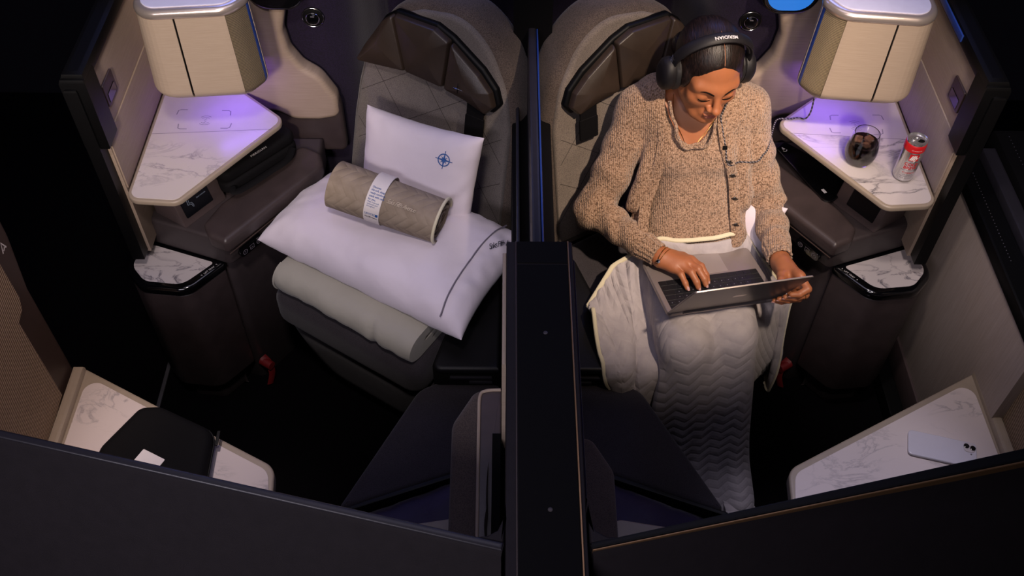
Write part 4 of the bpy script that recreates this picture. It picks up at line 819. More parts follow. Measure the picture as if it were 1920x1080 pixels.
# ---------------------------------------------------------------- glass of cola and the coffee can on the right shelf
def shelf_things():
    g = NT('clear_glass', 0.02); g.b.inputs['Transmission Weight'].default_value = 1.0; g.b.inputs['IOR'].default_value = 1.45; g.b.inputs['Base Color'].default_value = (0.97, 0.97, 0.98, 1)
    O = (0.850, 1.925, 0.8333)
    t = thing('tumbler', 'stemless tumbler of dark iced coffee on the right shelf beside can', 'glass', O)
    pr = [(0.022, 0.0), (0.031, 0.003), (0.038, 0.016), (0.0415, 0.034), (0.040, 0.052), (0.0355, 0.078), (0.0318, 0.094), (0.0308, 0.0945), (0.0300, 0.0935), (0.0340, 0.077), (0.0385, 0.052), (0.0400, 0.034), (0.0365, 0.0175), (0.030, 0.0065), (0.012, 0.0055)]
    mk('glass_bowl', lathe(pr, 56, O), g.m, t)
    lq = NT('dark_coffee', 0.06); lq.b.inputs['Base Color'].default_value = (0.006, 0.0022, 0.0018, 1); lq.b.inputs['Coat Weight'].default_value = 0.3
    mk('coffee', lathe([(0.012, 0.0050), (0.0305, 0.0060), (0.0371, 0.0175), (0.0406, 0.034), (0.0391, 0.052), (0.0374, 0.063), (0.0366, 0.0650), (0.034, 0.0646)], 48, O), lq.m, t)
    ic = NT('ice', 0.12); ic.b.inputs['Transmission Weight'].default_value = 0.5; ic.b.inputs['Base Color'].default_value = (0.20, 0.10, 0.07, 1); ic.b.inputs['IOR'].default_value = 1.31
    for dx, dy, dz, a in ((0.012, 0.006, 0.055, 0.5), (-0.014, 0.008, 0.054, 1.2), (0.000, -0.014, 0.051, 2.1)):
        c, s_ = math.cos(a), math.sin(a); mk('ice_cube', prism(rect(-0.010, 0.010, -0.010, 0.010, 0.003, 3), 0, 0.018, 0.003, 2, lambda V: np.c_[O[0]+dx+V[:, 0]*c-V[:, 1]*s_, O[1]+dy+V[:, 0]*s_+V[:, 1]*c, O[2]+dz+V[:, 2]]), ic.m, t)
    O = np.array((0.9515, 1.866, 0.8333))
    t = thing('coffee_can', 'slim silver and red can of cold brew coffee on the right shelf', 'can', tuple(O))
    alu = plain('can_aluminium', '#c9c8ca', 0.22, 0.9, var=0.03); red = plain('can_red', '#b3141b', 0.35, var=0.02); white = plain('can_white', '#d9d5d3', 0.35, var=0.02)
    k = 0.92; body = [(0.019, 0.0), (0.0215, 0.001), (0.0262, 0.008), (0.0265, 0.012), (0.0265, 0.112)]
    mk('body', lathe([(r*1.0, z*k+0.0005) for r, z in body], 48, O), alu, t)
    mk('red_collar', lathe([(0.0266, 0.100), (0.0267, 0.1015), (0.0267, 0.116), (0.0262, 0.1185), (0.0245, 0.1215)], 48, O), red, t)
    mk('neck', lathe([(0.0246, 0.1212), (0.0240, 0.1235), (0.0251, 0.1262), (0.0247, 0.1276), (0.0236, 0.1272), (0.0226, 0.1225), (0.021, 0.1222), (0.0, 0.1222)], 48, O), alu, t)
    mk('opening', lathe([(0.0001, 0), (0.0085, 0), (0.0085, 0.0004)], 20, ax=lambda V: np.c_[O[0]+0.0095+V[:, 0], O[1]-0.003+V[:, 1]*0.75, O[2]+0.1223+V[:, 2]]), M['void'], t)
    mk('pull_tab', join(tube([(O[0]-0.004+0.0095*math.cos(a), O[1]+0.003+0.0055*math.sin(a), O[2]+0.1240) for a in np.arange(24)*math.pi/12], 0.0016, 6, True)), alu, t)
    # printing: wraps the can; facing azimuth towards the aisle/front
    az0 = math.atan2(-1.0, -0.10)
    def wrap(x0, z0, r=0.0269): return lambda V: np.array([(O[0]+r*math.cos(az0+(x0+q[0])/0.0266), O[1]+r*math.sin(az0+(x0+q[0])/0.0266), O[2]+z0+q[1]) for q in V])
    lg = mk('logo_panel', mapped(grid(12, 4, lambda u, v: np.c_[(u-0.5)*0.0235, (v-0.5)*0.021, u*0]), wrap(0.0, 0.086)), red, t)
    mk('lettering', mapped(text('illy', 0.021, shear=0.32, bold=0.0007, space=0.95), wrap(0.0, 0.085, 0.0272)), white, lg, smooth=False)
    mk('lettering', mapped(text('COLD', 0.0125, bold=0.0003), wrap(0, 0.063)), red, t, smooth=False)
    mk('lettering', mapped(text('BREW', 0.0125, bold=0.0003), wrap(0, 0.0515)), red, t, smooth=False)
    dk = M['mark']
    mk('lettering', mapped(text('READY TO DRINK COFFEE', 0.0036), wrap(0, 0.0435)), dk, t, smooth=False)
    mk('lettering', mapped(text('CLASSICO', 0.0068), wrap(0, 0.0355)), red, t, smooth=False)
    for k_, s_ in enumerate(('100% ARABICA', 'NO SUGAR ADDED', '8.5 FL OZ (250mL)')): mk('lettering', mapped(text(s_, 0.0042), wrap(0, 0.0285-k_*0.0055)), dk, t, smooth=False)
    mk('lettering', mapped(text('CLASSICO', 0.0048, space=1.2), wrap(0.0, 0.1085, 0.0271)), white, t, smooth=False)
    # glossy black charging compartment on the right armrest
    t = thing('charging_tray', 'glossy black charging compartment with plug symbol on the right armrest', 'tray', (0.80, 2.02, 0.677))
    P = rnd([(0.705, 2.135), (0.735, 2.165), (0.905, 2.00), (0.826, 1.925), (0.800, 1.925)], [.008, .008, .004, .02, .02], 5)
    mk('lid', prism(P, 0.676, 0.684, 0.003, 2), M['gloss'], t)
    ex = np.array([0.10, -0.21, 0])/np.linalg.norm([0.10, -0.21]); ey = np.array([-ex[1], ex[0], 0])
    fr = lambda o: (lambda V: np.array([*o, 0.6845])+V[:, :1]*ex+V[:, 1:2]*ey)
    ps = join(stroke(circ(0.006, 12, (0, 0), -1.4, 1.4), 0.0022), stroke([(-0.012, -0.001), (-0.004, 0)], 0.004), stroke([(-0.004, -0.004), (-0.004, 0.004)], 0.003))
    mk('plug_symbol', mapped(ps, fr((0.728, 2.128))), M['inkwhite'], t, smooth=False)
    mk('usb_label', mapped(prism(rect(-0.008, 0.008, -0.0045, 0.0045, 0.001), 0, 0.0004, 0.0001, 1), lambda V: fr((0.807, 1.962))(V)+[0, 0, 1]*V[:, 2:3]), M['inkwhite'], t)
shelf_things()
# ================================================================ the woman: one implicit surface, meshed as a whole
def smin(a, b, k):
    h = np.maximum(k-np.abs(a-b), 0)/k; return np.minimum(a, b)-h*h*k*0.25
def smax(a, b, k): return -smin(-a, -b, k)
def cone(P, a, b, ra, rb):
    a, b = np.asarray(a, P.dtype), np.asarray(b, P.dtype); ab = b-a; t = np.clip(((P-a)@ab)/(ab@ab), 0, 1)
    return np.linalg.norm(P-a-t[:, None]*ab, axis=1)-(ra+(rb-ra)*t)
def ell(P, c, r, R=None):
    q = P-np.asarray(c, P.dtype)
    if R is not None: q = q@np.asarray(R, P.dtype).T
    r = np.asarray(r, P.dtype); k0 = np.linalg.norm(q/r, axis=1); k1 = np.linalg.norm(q/(r*r), axis=1)+1e-9; return k0*(k0-1)/k1
HC = np.array([0.429, 1.994, 1.073]); HM = np.array([[0.9730, 0.2215, -0.0653], [0.2031, -0.9554, -0.2146], [0.1099, -0.1955, 0.9745]])   # rows: her left, her forward, up
hw = lambda q: HC+np.asarray(q, float)@HM
J = dict(rs=(0.292, 2.055, 0.888), re=(0.172, 1.920, 0.645), rw=(0.344, 1.757, 0.640), ls=(0.560, 2.055, 0.898), le=(0.655, 1.945, 0.640), lw=(0.653, 1.730, 0.656),
         neck=(0.428, 2.050, 0.955), chest=(0.425, 2.055, 0.835), waist=(0.448, 1.945, 0.655), pelvis=(0.450, 1.880, 0.560),
         rh=(0.400, 1.860, 0.512), lh=(0.510, 1.865, 0.512), rk=(0.400, 1.545, 0.542), lk=(0.520, 1.575, 0.540), ra=(0.452, 1.460, 0.10), la=(0.575, 1.452, 0.10))
J = {k: np.array(v) for k, v in J.items()}
# laptop frame
LX = np.array([0.9762, 0.2129, -0.0406]); LY = np.array([0.2165, -0.9655, 0.1445]); LN = np.cross(LX, -LY); LN = LN if LN[2] > 0 else -LN
LFL = np.array([0.299, 1.773, 0.603]); LL = np.array([0.1307, -0.4285, 0.894]); LB = np.cross(LX, LL); LB = LB if LB[1] < 0 else -LB     # LB points out of the back of the lid
lap = lambda x, y, z: LFL+LX*x+LY*y+LN*z
LHR = LFL+LX*0.304+LY*0.212
lid = lambda a, b, c: LHR+LX*a+LL*b+LB*c
# hands: wrist, palm corners, then each finger as joints with radii
RH = dict(wrist=J['rw'], mcp=[lap(0.113, 0.062, 0.034), lap(0.096, 0.070, 0.036), lap(0.077, 0.075, 0.033), lap(0.060, 0.078, 0.028)],
          fing=[[lap(0.128, 0.092, 0.036), lap(0.136, 0.112, 0.022), lap(0.139, 0.122, 0.010)], [lap(0.116, 0.104, 0.038), lap(0.126, 0.126, 0.022), lap(0.129, 0.136, 0.010)],
                [lap(0.095, 0.110, 0.036), lap(0.103, 0.133, 0.021), lap(0.106, 0.142, 0.010)], [lap(0.069, 0.107, 0.030), lap(0.074, 0.128, 0.018), lap(0.077, 0.138, 0.009)]],
          thumb=[lap(0.098, 0.035, 0.026), lap(0.128, 0.058, 0.019), lap(0.143, 0.078, 0.011)])
LH = dict(wrist=J['lw'], mcp=[lid(0.026, 0.088, -0.030), lid(0.031, 0.068, -0.022), lid(0.029, 0.048, -0.018), lid(0.022, 0.030, -0.018)],
          fing=[[lid(0.032, 0.098, 0.006), lid(0.010, 0.093, 0.015), lid(-0.008, 0.087, 0.012)], [lid(0.036, 0.070, 0.014), lid(0.008, 0.068, 0.018), lid(-0.014, 0.063, 0.012)],
                [lid(0.028, 0.046, 0.016), lid(0.000, 0.046, 0.017), lid(-0.022, 0.044, 0.011)], [lid(0.016, 0.026, 0.014), lid(-0.010, 0.026, 0.015), lid(-0.028, 0.026, 0.010)]],
          thumb=[lid(-0.004, 0.052, -0.046), lid(-0.020, 0.074, -0.030), lid(-0.030, 0.092, -0.014)])
def hand_sdf(P, H):
    w_, m = H['wrist'], H['mcp']
    palm = cone(P, w_, m[1]*0.5+m[2]*0.5, 0.0225, 0.0180)
    base = [w_*0.78+q*0.22+(q-m[1])*0.35 for q in m]
    for i, q in enumerate(m): palm = smin(palm, cone(P, base[i], q, 0.0150, 0.0108), 0.016)
    for i in range(3): palm = smin(palm, cone(P, m[i]*0.85+base[i]*0.15, m[i+1]*0.85+base[i+1]*0.15, 0.0098, 0.0098), 0.012)
    th = H['thumb']; t0 = w_*0.80+th[0]*0.20
    palm = smin(palm, cone(P, t0, th[0], 0.0150, 0.0125), 0.02)
    d = palm
    chains = [([th[0]]+th[1:], (0.0120, 0.0100, 0.0080))]+[([m[i]]+H['fing'][i], (0.0112, 0.0098, 0.0086, 0.0073) if i < 3 else (0.0098, 0.0085, 0.0074, 0.0064)) for i in range(4)]
    for c, r in chains:
        f = None
        for a, b, ra, rb in zip(c[:-1], c[1:], r[:-1], r[1:]):
            e = cone(P, a, b, ra, rb); f = e if f is None else smin(f, e, 0.004)
        d = np.minimum(d, smin(palm, f, 0.009))
    return d
def head_sdf(Pw):
    P = (Pw-HC.astype(Pw.dtype))@HM.T.astype(Pw.dtype); P[:, 0] *= 0.93; X = P.copy(); X[:, 0] = np.abs(X[:, 0])       # the head is mirrored about its midline
    d = ell(P, (0, -0.016, 0.034), (0.0715, 0.090, 0.082))
    d = smin(d, ell(P, (0, 0.028, -0.022), (0.0550, 0.060, 0.080)), 0.03)
    d = smin(d, cone(P, (0, 0.030, -0.060), (0, 0.068, -0.088), 0.040, 0.024), 0.025)
    d = smin(d, cone(X, (0.049, 0.002, -0.040), (0.024, 0.060, -0.086), 0.018, 0.017), 0.022)
    d = smin(d, ell(X, (0.0365, 0.059, -0.032), (0.020, 0.017, 0.018)), 0.024)                        # cheekbones
    d = smin(d, cone(X, (0.006, 0.079, 0.008), (0.042, 0.062, 0.010), 0.009, 0.010), 0.022)         # brow
    d = smax(d, -ell(X, (0.0305, 0.099, -0.0135), (0.0175, 0.0155, 0.0115)), 0.014)                   # sockets
    d = smin(d, ell(X, (0.0305, 0.0700, -0.0135), (0.0150, 0.0145, 0.0125)), 0.005)                # lidded eyeballs
    d = smin(d, cone(X, (0.0165, 0.0830, -0.019), (0.0455, 0.0715, -0.0185), 0.0022, 0.0018), 0.003)  # lower lid edge
    nose = cone(P, (0, 0.084, 0.004), (0, 0.104, -0.034), 0.0065, 0.0088)
    nose = smin(nose, ell(P, (0, 0.1065, -0.0385), (0.0105, 0.0110, 0.0092)), 0.006); nose = smin(nose, ell(X, (0.0118, 0.0945, -0.0420), (0.0072, 0.0100, 0.0066)), 0.006)
    d = smin(d, nose, 0.009)
    d = smax(d, -ell(X, (0.0062, 0.1010, -0.0478), (0.0035, 0.0045, 0.0028)), 0.002)                 # nostrils
    d = smin(d, ell(P, (0, 0.080, -0.066), (0.024, 0.013, 0.016)), 0.012)                            # mouth mound
    lip = ell(X, (0.0080, 0.0925, -0.0635), (0.0125, 0.0065, 0.0046)); lip = smin(lip, ell(P, (0, 0.0920, -0.0735), (0.0165, 0.0072, 0.0058)), 0.0015)
    lip = smin(lip, cone(X, (0.012, 0.091, -0.0685), (0.0235, 0.0815, -0.0690), 0.0030, 0.0012), 0.003)
    d = smin(d, lip, 0.0035)
    d = smax(d, -cone(X, (0.0, 0.0998, -0.0686), (0.0225, 0.0855, -0.0692), 0.0012, 0.0008), 0.0015)
    d = smin(d, ell(P, (0, 0.077, -0.094), (0.017, 0.015, 0.014)), 0.015)
    d = smin(d, ell(X, (0.072, -0.006, -0.010), (0.008, 0.018, 0.030)), 0.006)
    return d
torso = [  # (kind, args, k) shared by skin, top and cardigan
    ('c', (0.36, 2.062, 0.865), (0.49, 2.062, 0.868), 0.082, 0.082, 0.05), ('c', (0.345, 2.062, 0.905), (0.508, 2.062, 0.908), 0.050, 0.050, 0.05),
    ('c', (0.405, 2.03, 0.79), (0.445, 2.03, 0.79), 0.090, 0.090, 0.06), ('c', (0.418, 1.975, 0.685), (0.472, 1.975, 0.685), 0.082, 0.082, 0.07),
    ('c', (0.395, 1.915, 0.575), (0.505, 1.918, 0.575), 0.090, 0.090, 0.07)]
bust = [((0.372, 1.978, 0.803), (0.053, 0.050, 0.052)), ((0.478, 1.978, 0.805), (0.053, 0.050, 0.052))]
class Field:
    def __init__(s, lo, hi, h):
        s.lo = np.array(lo); s.h = h; s.n = np.ceil((np.array(hi)-s.lo)/h).astype(int)+1; s.d = np.full(s.n, 0.08, np.float32)
    def sub(s, lo, hi):
        a = np.clip(((np.array(lo)-s.lo)/s.h).astype(int), 0, s.n-1); b = np.clip(((np.array(hi)-s.lo)/s.h).astype(int)+2, 1, s.n)
        if np.any(b <= a): return None
        g = np.meshgrid(*[(s.lo[i]+s.h*np.arange(a[i], b[i])).astype(np.float32) for i in range(3)], indexing='ij')
        return tuple(slice(x, y) for x, y in zip(a, b)), np.stack([q.ravel() for q in g], 1)
    def add(s, f, lo, hi, k=0.02, m=0.03):
        r = s.sub(np.array(lo)-m, np.array(hi)+m)
        if r is None: return
        sl, P = r; v = s.d[sl]; s.d[sl] = smin(v, f(P).reshape(v.shape).astype(np.float32), k)
    def cone(s, a, b, ra, rb, k=0.02):
        a, b = np.array(a), np.array(b); r = max(ra, rb)+k; s.add(lambda P: cone(P, a, b, ra, rb), np.minimum(a, b)-r, np.maximum(a, b)+r, k)
    def ell(s, c, r, k=0.02): s.add(lambda P: ell(P, c, r), np.array(c)-np.array(r)-k, np.array(c)+np.array(r)+k, k)
    def pts(s):
        g = np.meshgrid(*[(s.lo[i]+s.h*np.arange(s.n[i])).astype(np.float32) for i in range(3)], indexing='ij'); return np.stack([q.ravel() for q in g], 1)
    def cut(s, f): s.d = np.maximum(s.d, f(s.pts()).reshape(s.d.shape))
    def mesh(s):
        """surface nets"""
        d = s.d; ins = d < 0; nx, ny, nz = d.shape
        cnt = np.zeros((nx-1, ny-1, nz-1), np.int8)
        for i in (0, 1):
            for j in (0, 1):
                for k in (0, 1): cnt += ins[i:nx-1+i, j:ny-1+j, k:nz-1+k]
        act = np.argwhere((cnt > 0) & (cnt < 8)); idx = np.full(cnt.shape, -1, np.int32); idx[tuple(act.T)] = np.arange(len(act))
        acc = np.zeros((len(act), 3)); num = np.zeros(len(act))
        for ax_ in range(3):
            o1, o2 = [q for q in range(3) if q != ax_]
            for p in (0, 1):
                for q in (0, 1):
                    a = act.copy(); a[:, o1] += p; a[:, o2] += q; b = a.copy(); b[:, ax_] += 1
                    va, vb = d[tuple(a.T)], d[tuple(b.T)]; cr = (va < 0) != (vb < 0); t = va[cr]/(va[cr]-vb[cr]); pt = a[cr].astype(float); pt[:, ax_] += t
                    acc[cr] += pt; num[cr] += 1
        V = s.lo+s.h*acc/num[:, None]; F = []
        for ax_ in range(3):
            o1, o2 = [(1, 2), (2, 0), (0, 1)][ax_]; sl = [slice(None)]*3; sl[ax_] = slice(0, -1); s2 = [slice(None)]*3; s2[ax_] = slice(1, None)
            e = np.argwhere(ins[tuple(sl)] != ins[tuple(s2)]); ok = (e[:, o1] > 0) & (e[:, o2] > 0) & (e[:, o1] < d.shape[o1]-1) & (e[:, o2] < d.shape[o2]-1); e = e[ok]
            q = []
            for p1, p2 in ((0, 0), (-1, 0), (-1, -1), (0, -1)): c = e.copy(); c[:, o1] += p1; c[:, o2] += p2; q.append(idx[tuple(c.T)])
            q = np.stack(q, 1); inside = ins[tuple(e.T)]; q[~inside] = q[~inside][:, ::-1]; F.append(q)
        F = np.vstack(F); F = F[(F >= 0).all(1)]
        return V, F
def add_torso(f, grow=0.0, busts=True):
    for _, a, b, ra, rb, k in torso: f.cone(a, b, ra+grow, rb+grow, k)
    if busts:
        for c, r in bust: f.ell(c, np.array(r)+grow, 0.03)
def mesh_arr(name, V, F, m, parent, smooth=True):
    org = np.array(_top(parent).location) if parent else np.zeros(3)
    me = bpy.data.meshes.new(name); me.from_pydata((V-org).tolist(), [], F.tolist() if hasattr(F, 'tolist') else F)
    if m: me.materials.append(m)
    me.update(); me.shade_smooth(); o = bpy.data.objects.new(name, me); COL.objects.link(o)
    if parent: o.parent = parent
    return o
def relax(V, F, n=2, lam=0.5, mask=None):
    E = np.vstack([F[:, [0, 1]], F[:, [1, 2]], F[:, [2, 3]], F[:, [3, 0]]])
    for _ in range(n):
        acc = np.zeros_like(V); c = np.zeros(len(V))
        for a, b in ((0, 1), (1, 0)): np.add.at(acc, E[:, a], V[E[:, b]]); np.add.at(c, E[:, a], 1)
        N = V+lam*(acc/np.maximum(c, 1)[:, None]-V); V = N if mask is None else np.where(mask[:, None], N, V)
    return V
def body_sdf(P):                          # exact field used to sharpen head and hands
    d = head_sdf(P); d = smin(d, cone(P, J['neck'], hw((0, -0.030, -0.055)), 0.050, 0.047), 0.025)
    for _, a, b, ra, rb, k in torso[:3]: d = smin(d, cone(P, a, b, ra, rb), k)
    for c, r in bust: d = smin(d, ell(P, c, r), 0.03)
    return d
def arm_sdf(P, sh, el, wr, H): return smin(smin(cone(P, J[sh], J[el], 0.046, 0.037), cone(P, J[el], J[wr], 0.038, 0.0235), 0.02), hand_sdf(P, H), 0.012)
def build_woman():
    W = thing('person', 'woman in beige knit cardigan and headphones, typing on laptop in the right seat', 'person', (0.45, 1.85, 0.45))
    f = Field((0.09, 1.33, 0.0), (0.74, 2.18, 1.215), 0.0036)
    add_torso(f)
    f.cone(J['neck'], hw((0, -0.030, -0.055)), 0.050, 0.047, 0.025)
    r = 0.14; f.add(head_sdf, HC-r, HC+r, 0.012, 0.0)
    for sh, el, wr, H in (('rs', 're', 'rw', RH), ('ls', 'le', 'lw', LH)):
        P3 = np.stack([J[sh], J[el], J[wr], H['fing'][1][2], H['fing'][3][2]]); f.add(lambda P: arm_sdf(P, sh, el, wr, H), P3.min(0)-0.06, P3.max(0)+0.06, 0.03)
    for h_, k_, a_ in (('rh', 'rk', 'ra'), ('lh', 'lk', 'la')):
        f.cone(J[h_], J[k_], 0.064, 0.056, 0.03); f.cone(J[k_], J[a_], 0.054, 0.034, 0.02); f.cone(J[a_]+[0, 0.02, -0.055], J[a_]+[0.03, -0.13, -0.065], 0.034, 0.024, 0.03)
    V, F = f.mesh()
    # finer faces on head and hands, then pulled onto the exact surface
    hl = (V-HC)@HM.T; head = (np.linalg.norm(hl, axis=1) < 0.155) & (hl[:, 2] > -0.13)
    handR = (np.linalg.norm(V-RH['mcp'][1], axis=1) < 0.115) & (V[:, 0] > 0.30); handL = np.linalg.norm(V-LH['mcp'][2], axis=1) < 0.12
    hot = (head & (hl[:, 1] > -0.03)) | handR | handL
    bm = bmesh.new(); vs = [bm.verts.new(v) for v in V]
    for q in F.tolist():
        try: bm.faces.new([vs[i] for i in q])
        except ValueError: pass
    bm.verts.ensure_lookup_table(); bm.verts.index_update()
    ed = [e for e in bm.edges if hot[e.verts[0].index] and hot[e.verts[1].index]]
    bmesh.ops.subdivide_edges(bm, edges=ed, cuts=1, use_grid_fill=True)
    bm.verts.index_update(); V = np.array([v.co[:] for v in bm.verts]); F = [tuple(v.index for v in fc.verts) for fc in bm.faces]; bm.free()
    def pull(mask, sd):
        P = V[mask]
        for _ in range(3):
            d = sd(P); e = 0.0006; g = np.stack([sd(P+np.eye(3)[i]*e)-sd(P-np.eye(3)[i]*e) for i in range(3)], 1)/(2*e); g /= np.maximum(np.linalg.norm(g, axis=1), 0.3)[:, None]
            P = P-g*np.clip(d, -0.003, 0.003)[:, None]
        V[mask] = P
    hl = (V-HC)@HM.T; pull((np.linalg.norm(hl, axis=1) < 0.15) & (hl[:, 2] > -0.115) & (hl[:, 1] > -0.05), body_sdf)
    pull((np.linalg.norm(V-RH['mcp'][1], axis=1) < 0.11) & (V[:, 0] > 0.31), lambda P: arm_sdf(P, 'rs', 're', 'rw', RH)); pull(np.linalg.norm(V-LH['mcp'][2], axis=1) < 0.115, lambda P: arm_sdf(P, 'ls', 'le', 'lw', LH))
    skin = NT('brown_skin', 0.46, 0, 0.45); skin.b.inputs['Subsurface Weight'].default_value = 0.12; skin.b.inputs['Subsurface Radius'].default_value = (0.012, 0.005, 0.003); skin.b.inputs['Subsurface Scale'].default_value = 0.5
    at = skin.n('ShaderNodeVertexColor', layer_name='tone'); nz = skin.noise(skin.coord(), 60, 3); rr = skin.ramp(nz.outputs['Fac'], [(0.3, (0.93, 0.92, 0.91, 1)), (0.7, (1, 1, 1, 1))])
    mx = skin.n('ShaderNodeMix', data_type='RGBA', blend_type='MULTIPLY'); mx.inputs[0].default_value = 1.0; skin.l(at.outputs['Color'], mx.inputs[6]); skin.l(rr.outputs['Color'], mx.inputs[7]); skin.color(mx.outputs[2])
    skin.bump(skin.noise(skin.coord(), 900, 2).outputs['Fac'], 0.06, 0.001)
    body = mesh_arr('body', V, F, skin.m, W)
    q = (V-HC)@HM.T; ax_ = np.abs(q[:, 0]); base = np.array(lin('#a06340')[:3]); lipc = np.array(lin('#84463c')[:3]); col = np.tile(base, (len(V), 1))
    lm = np.exp(-((ax_/0.020)**4))*np.exp(-(((q[:, 2]+0.0688)/0.0088)**4))*(q[:, 1] > 0.082)*np.clip((q[:, 1]-0.0835)/0.004, 0, 1); col = col*(1-lm[:, None])+lipc*lm[:, None]
    ca = body.data.color_attributes.new('tone', 'FLOAT_COLOR', 'POINT'); ca.data.foreach_set('color', np.c_[col, np.ones(len(V))].astype(np.float32).ravel())
    # fingernails
    nail = plain('pale_pink_nail', '#b58a86', 0.25, var=0.02)
    for H, upv in ((RH, LN), (LH, LB)):
        for i in range(4):
            a, b = H['fing'][i][1], H['fing'][i][2]; t_ = (b-a)/np.linalg.norm(b-a); u_ = upv-t_*(upv@t_); u_ /= np.linalg.norm(u_); s_ = np.cross(t_, u_); c = b+u_*0.0055+t_*0.0015
            fr = lambda V_: c+V_[:, :1]*t_+V_[:, 1:2]*s_+V_[:, 2:3]*u_
            mk('fingernail', grid(8, 8, lambda u, v: fr(np.c_[(u-0.4)*0.0115, (v-0.5)*0.0085*(1-0.25*(2*u-1)**2), 0.0016-0.006*(v-0.5)**2*1.6-0.0022*(u-0.3)**2])), nail, body)
    # eyebrows, lashes
    brow = plain('dark_brow', '#120a07', 0.9, var=0.1, spec=0.1)
    def onface(x, z, off):                 # march onto the face along its forward axis
        y = 0.15
        ys = np.arange(0.14, 0.03, -0.0004); d = body_sdf(np.array([hw((x, q, z)) for q in ys])); y = ys[int(np.argmax(d < 0))]
        return hw((x, y+off, z))
    for sg in (-1, 1):
        P = [onface(sg*x, z, 0.0002) for x, z in ((0.0135, 0.0045), (0.020, 0.0075), (0.029, 0.0105), (0.038, 0.0105), (0.046, 0.0065))]; mk('eyebrow', tube(spline(P, 5), np.interp(np.arange(21), [0, 5, 14, 20], [0.0018, 0.0026, 0.0020, 0.0006]), 6), brow, body)
        P = [onface(sg*x, z, 0.0007) for x, z in ((0.0165, -0.0175), (0.023, -0.0215), (0.0305, -0.0230), (0.038, -0.0215), (0.0455, -0.0165))]; mk('eyelashes', tube(spline(P, 5), np.interp(np.arange(21), [0, 6, 16, 20], [0.0008, 0.0017, 0.0019, 0.0008]), 6), brow, body)
    # hair: centre parted, drawn back
    hf = Field(HC-0.17, HC+0.17, 0.0032)
    def hair_sdf(Pw):
        P = ((Pw-HC)@HM.T); P[:, 0] *= 0.93; X = P.copy(); X[:, 0] = np.abs(X[:, 0])
        d = ell(P, (0, -0.018, 0.034), (0.0758, 0.0945, 0.0865)); d = smin(d, ell(P, (0, -0.045, -0.035), (0.060, 0.055, 0.055)), 0.03); d = smin(d, ell(X, (0.064, 0.014, 0.0), (0.013, 0.030, 0.034)), 0.015)
        d = smin(d, ell(P, (0, -0.115, -0.045), (0.045, 0.04, 0.042)), 0.02)
        cut_ = ell(P, (0, 0.094, -0.048), (0.0720, 0.088, 0.124)); d = smax(d, -cut_, 0.006)
        return d+0.0015*np.exp(-(P[:, 0]/0.006)**2)*(P[:, 2] > 0.05)
    hf.add(lambda P: hair_sdf(P.astype(float)), HC-0.165, HC+0.165, 0.0005, 0); HV, HF = hf.mesh(); HV = relax(HV, HF, 2)
    hm = NT('black_hair', 0.42, 0, 0.35); wv = hm.n('ShaderNodeTexNoise'); wv.inputs['Scale'].default_value = 1.0; wv.inputs['Detail'].default_value = 3; hm.l(hm.coord((420, 30, 90)), wv.inputs['Vector']); rr = hm.ramp(wv.outputs['Fac'], [(0.35, lin('#0d0908')), (0.7, lin('#241815'))]); hm.color(rr.outputs['Color']); hm.bump(wv.outputs['Fac'], 0.55, 0.002)
    hair = mesh_arr('hair', HV, HF, hm.m, W)
    def onhair(y, off=0.0):
        z = 0.16
        zs = np.arange(0.15, 0.04, -0.0004); d = hair_sdf(np.array([hw((0, y, q)) for q in zs])); z = zs[int(np.argmax(d < 0))]
        return hw((0, y, z+off))
    mk('hair_parting', tube([onhair(y, 0.0003) for y in np.linspace(0.062, -0.01, 16)], np.linspace(0.0014, 0.0008, 16), 6), plain('scalp', '#7a5038', 0.6), hair)
    return W, body, hair
WOMAN, WBODY, WHAIR = build_woman()
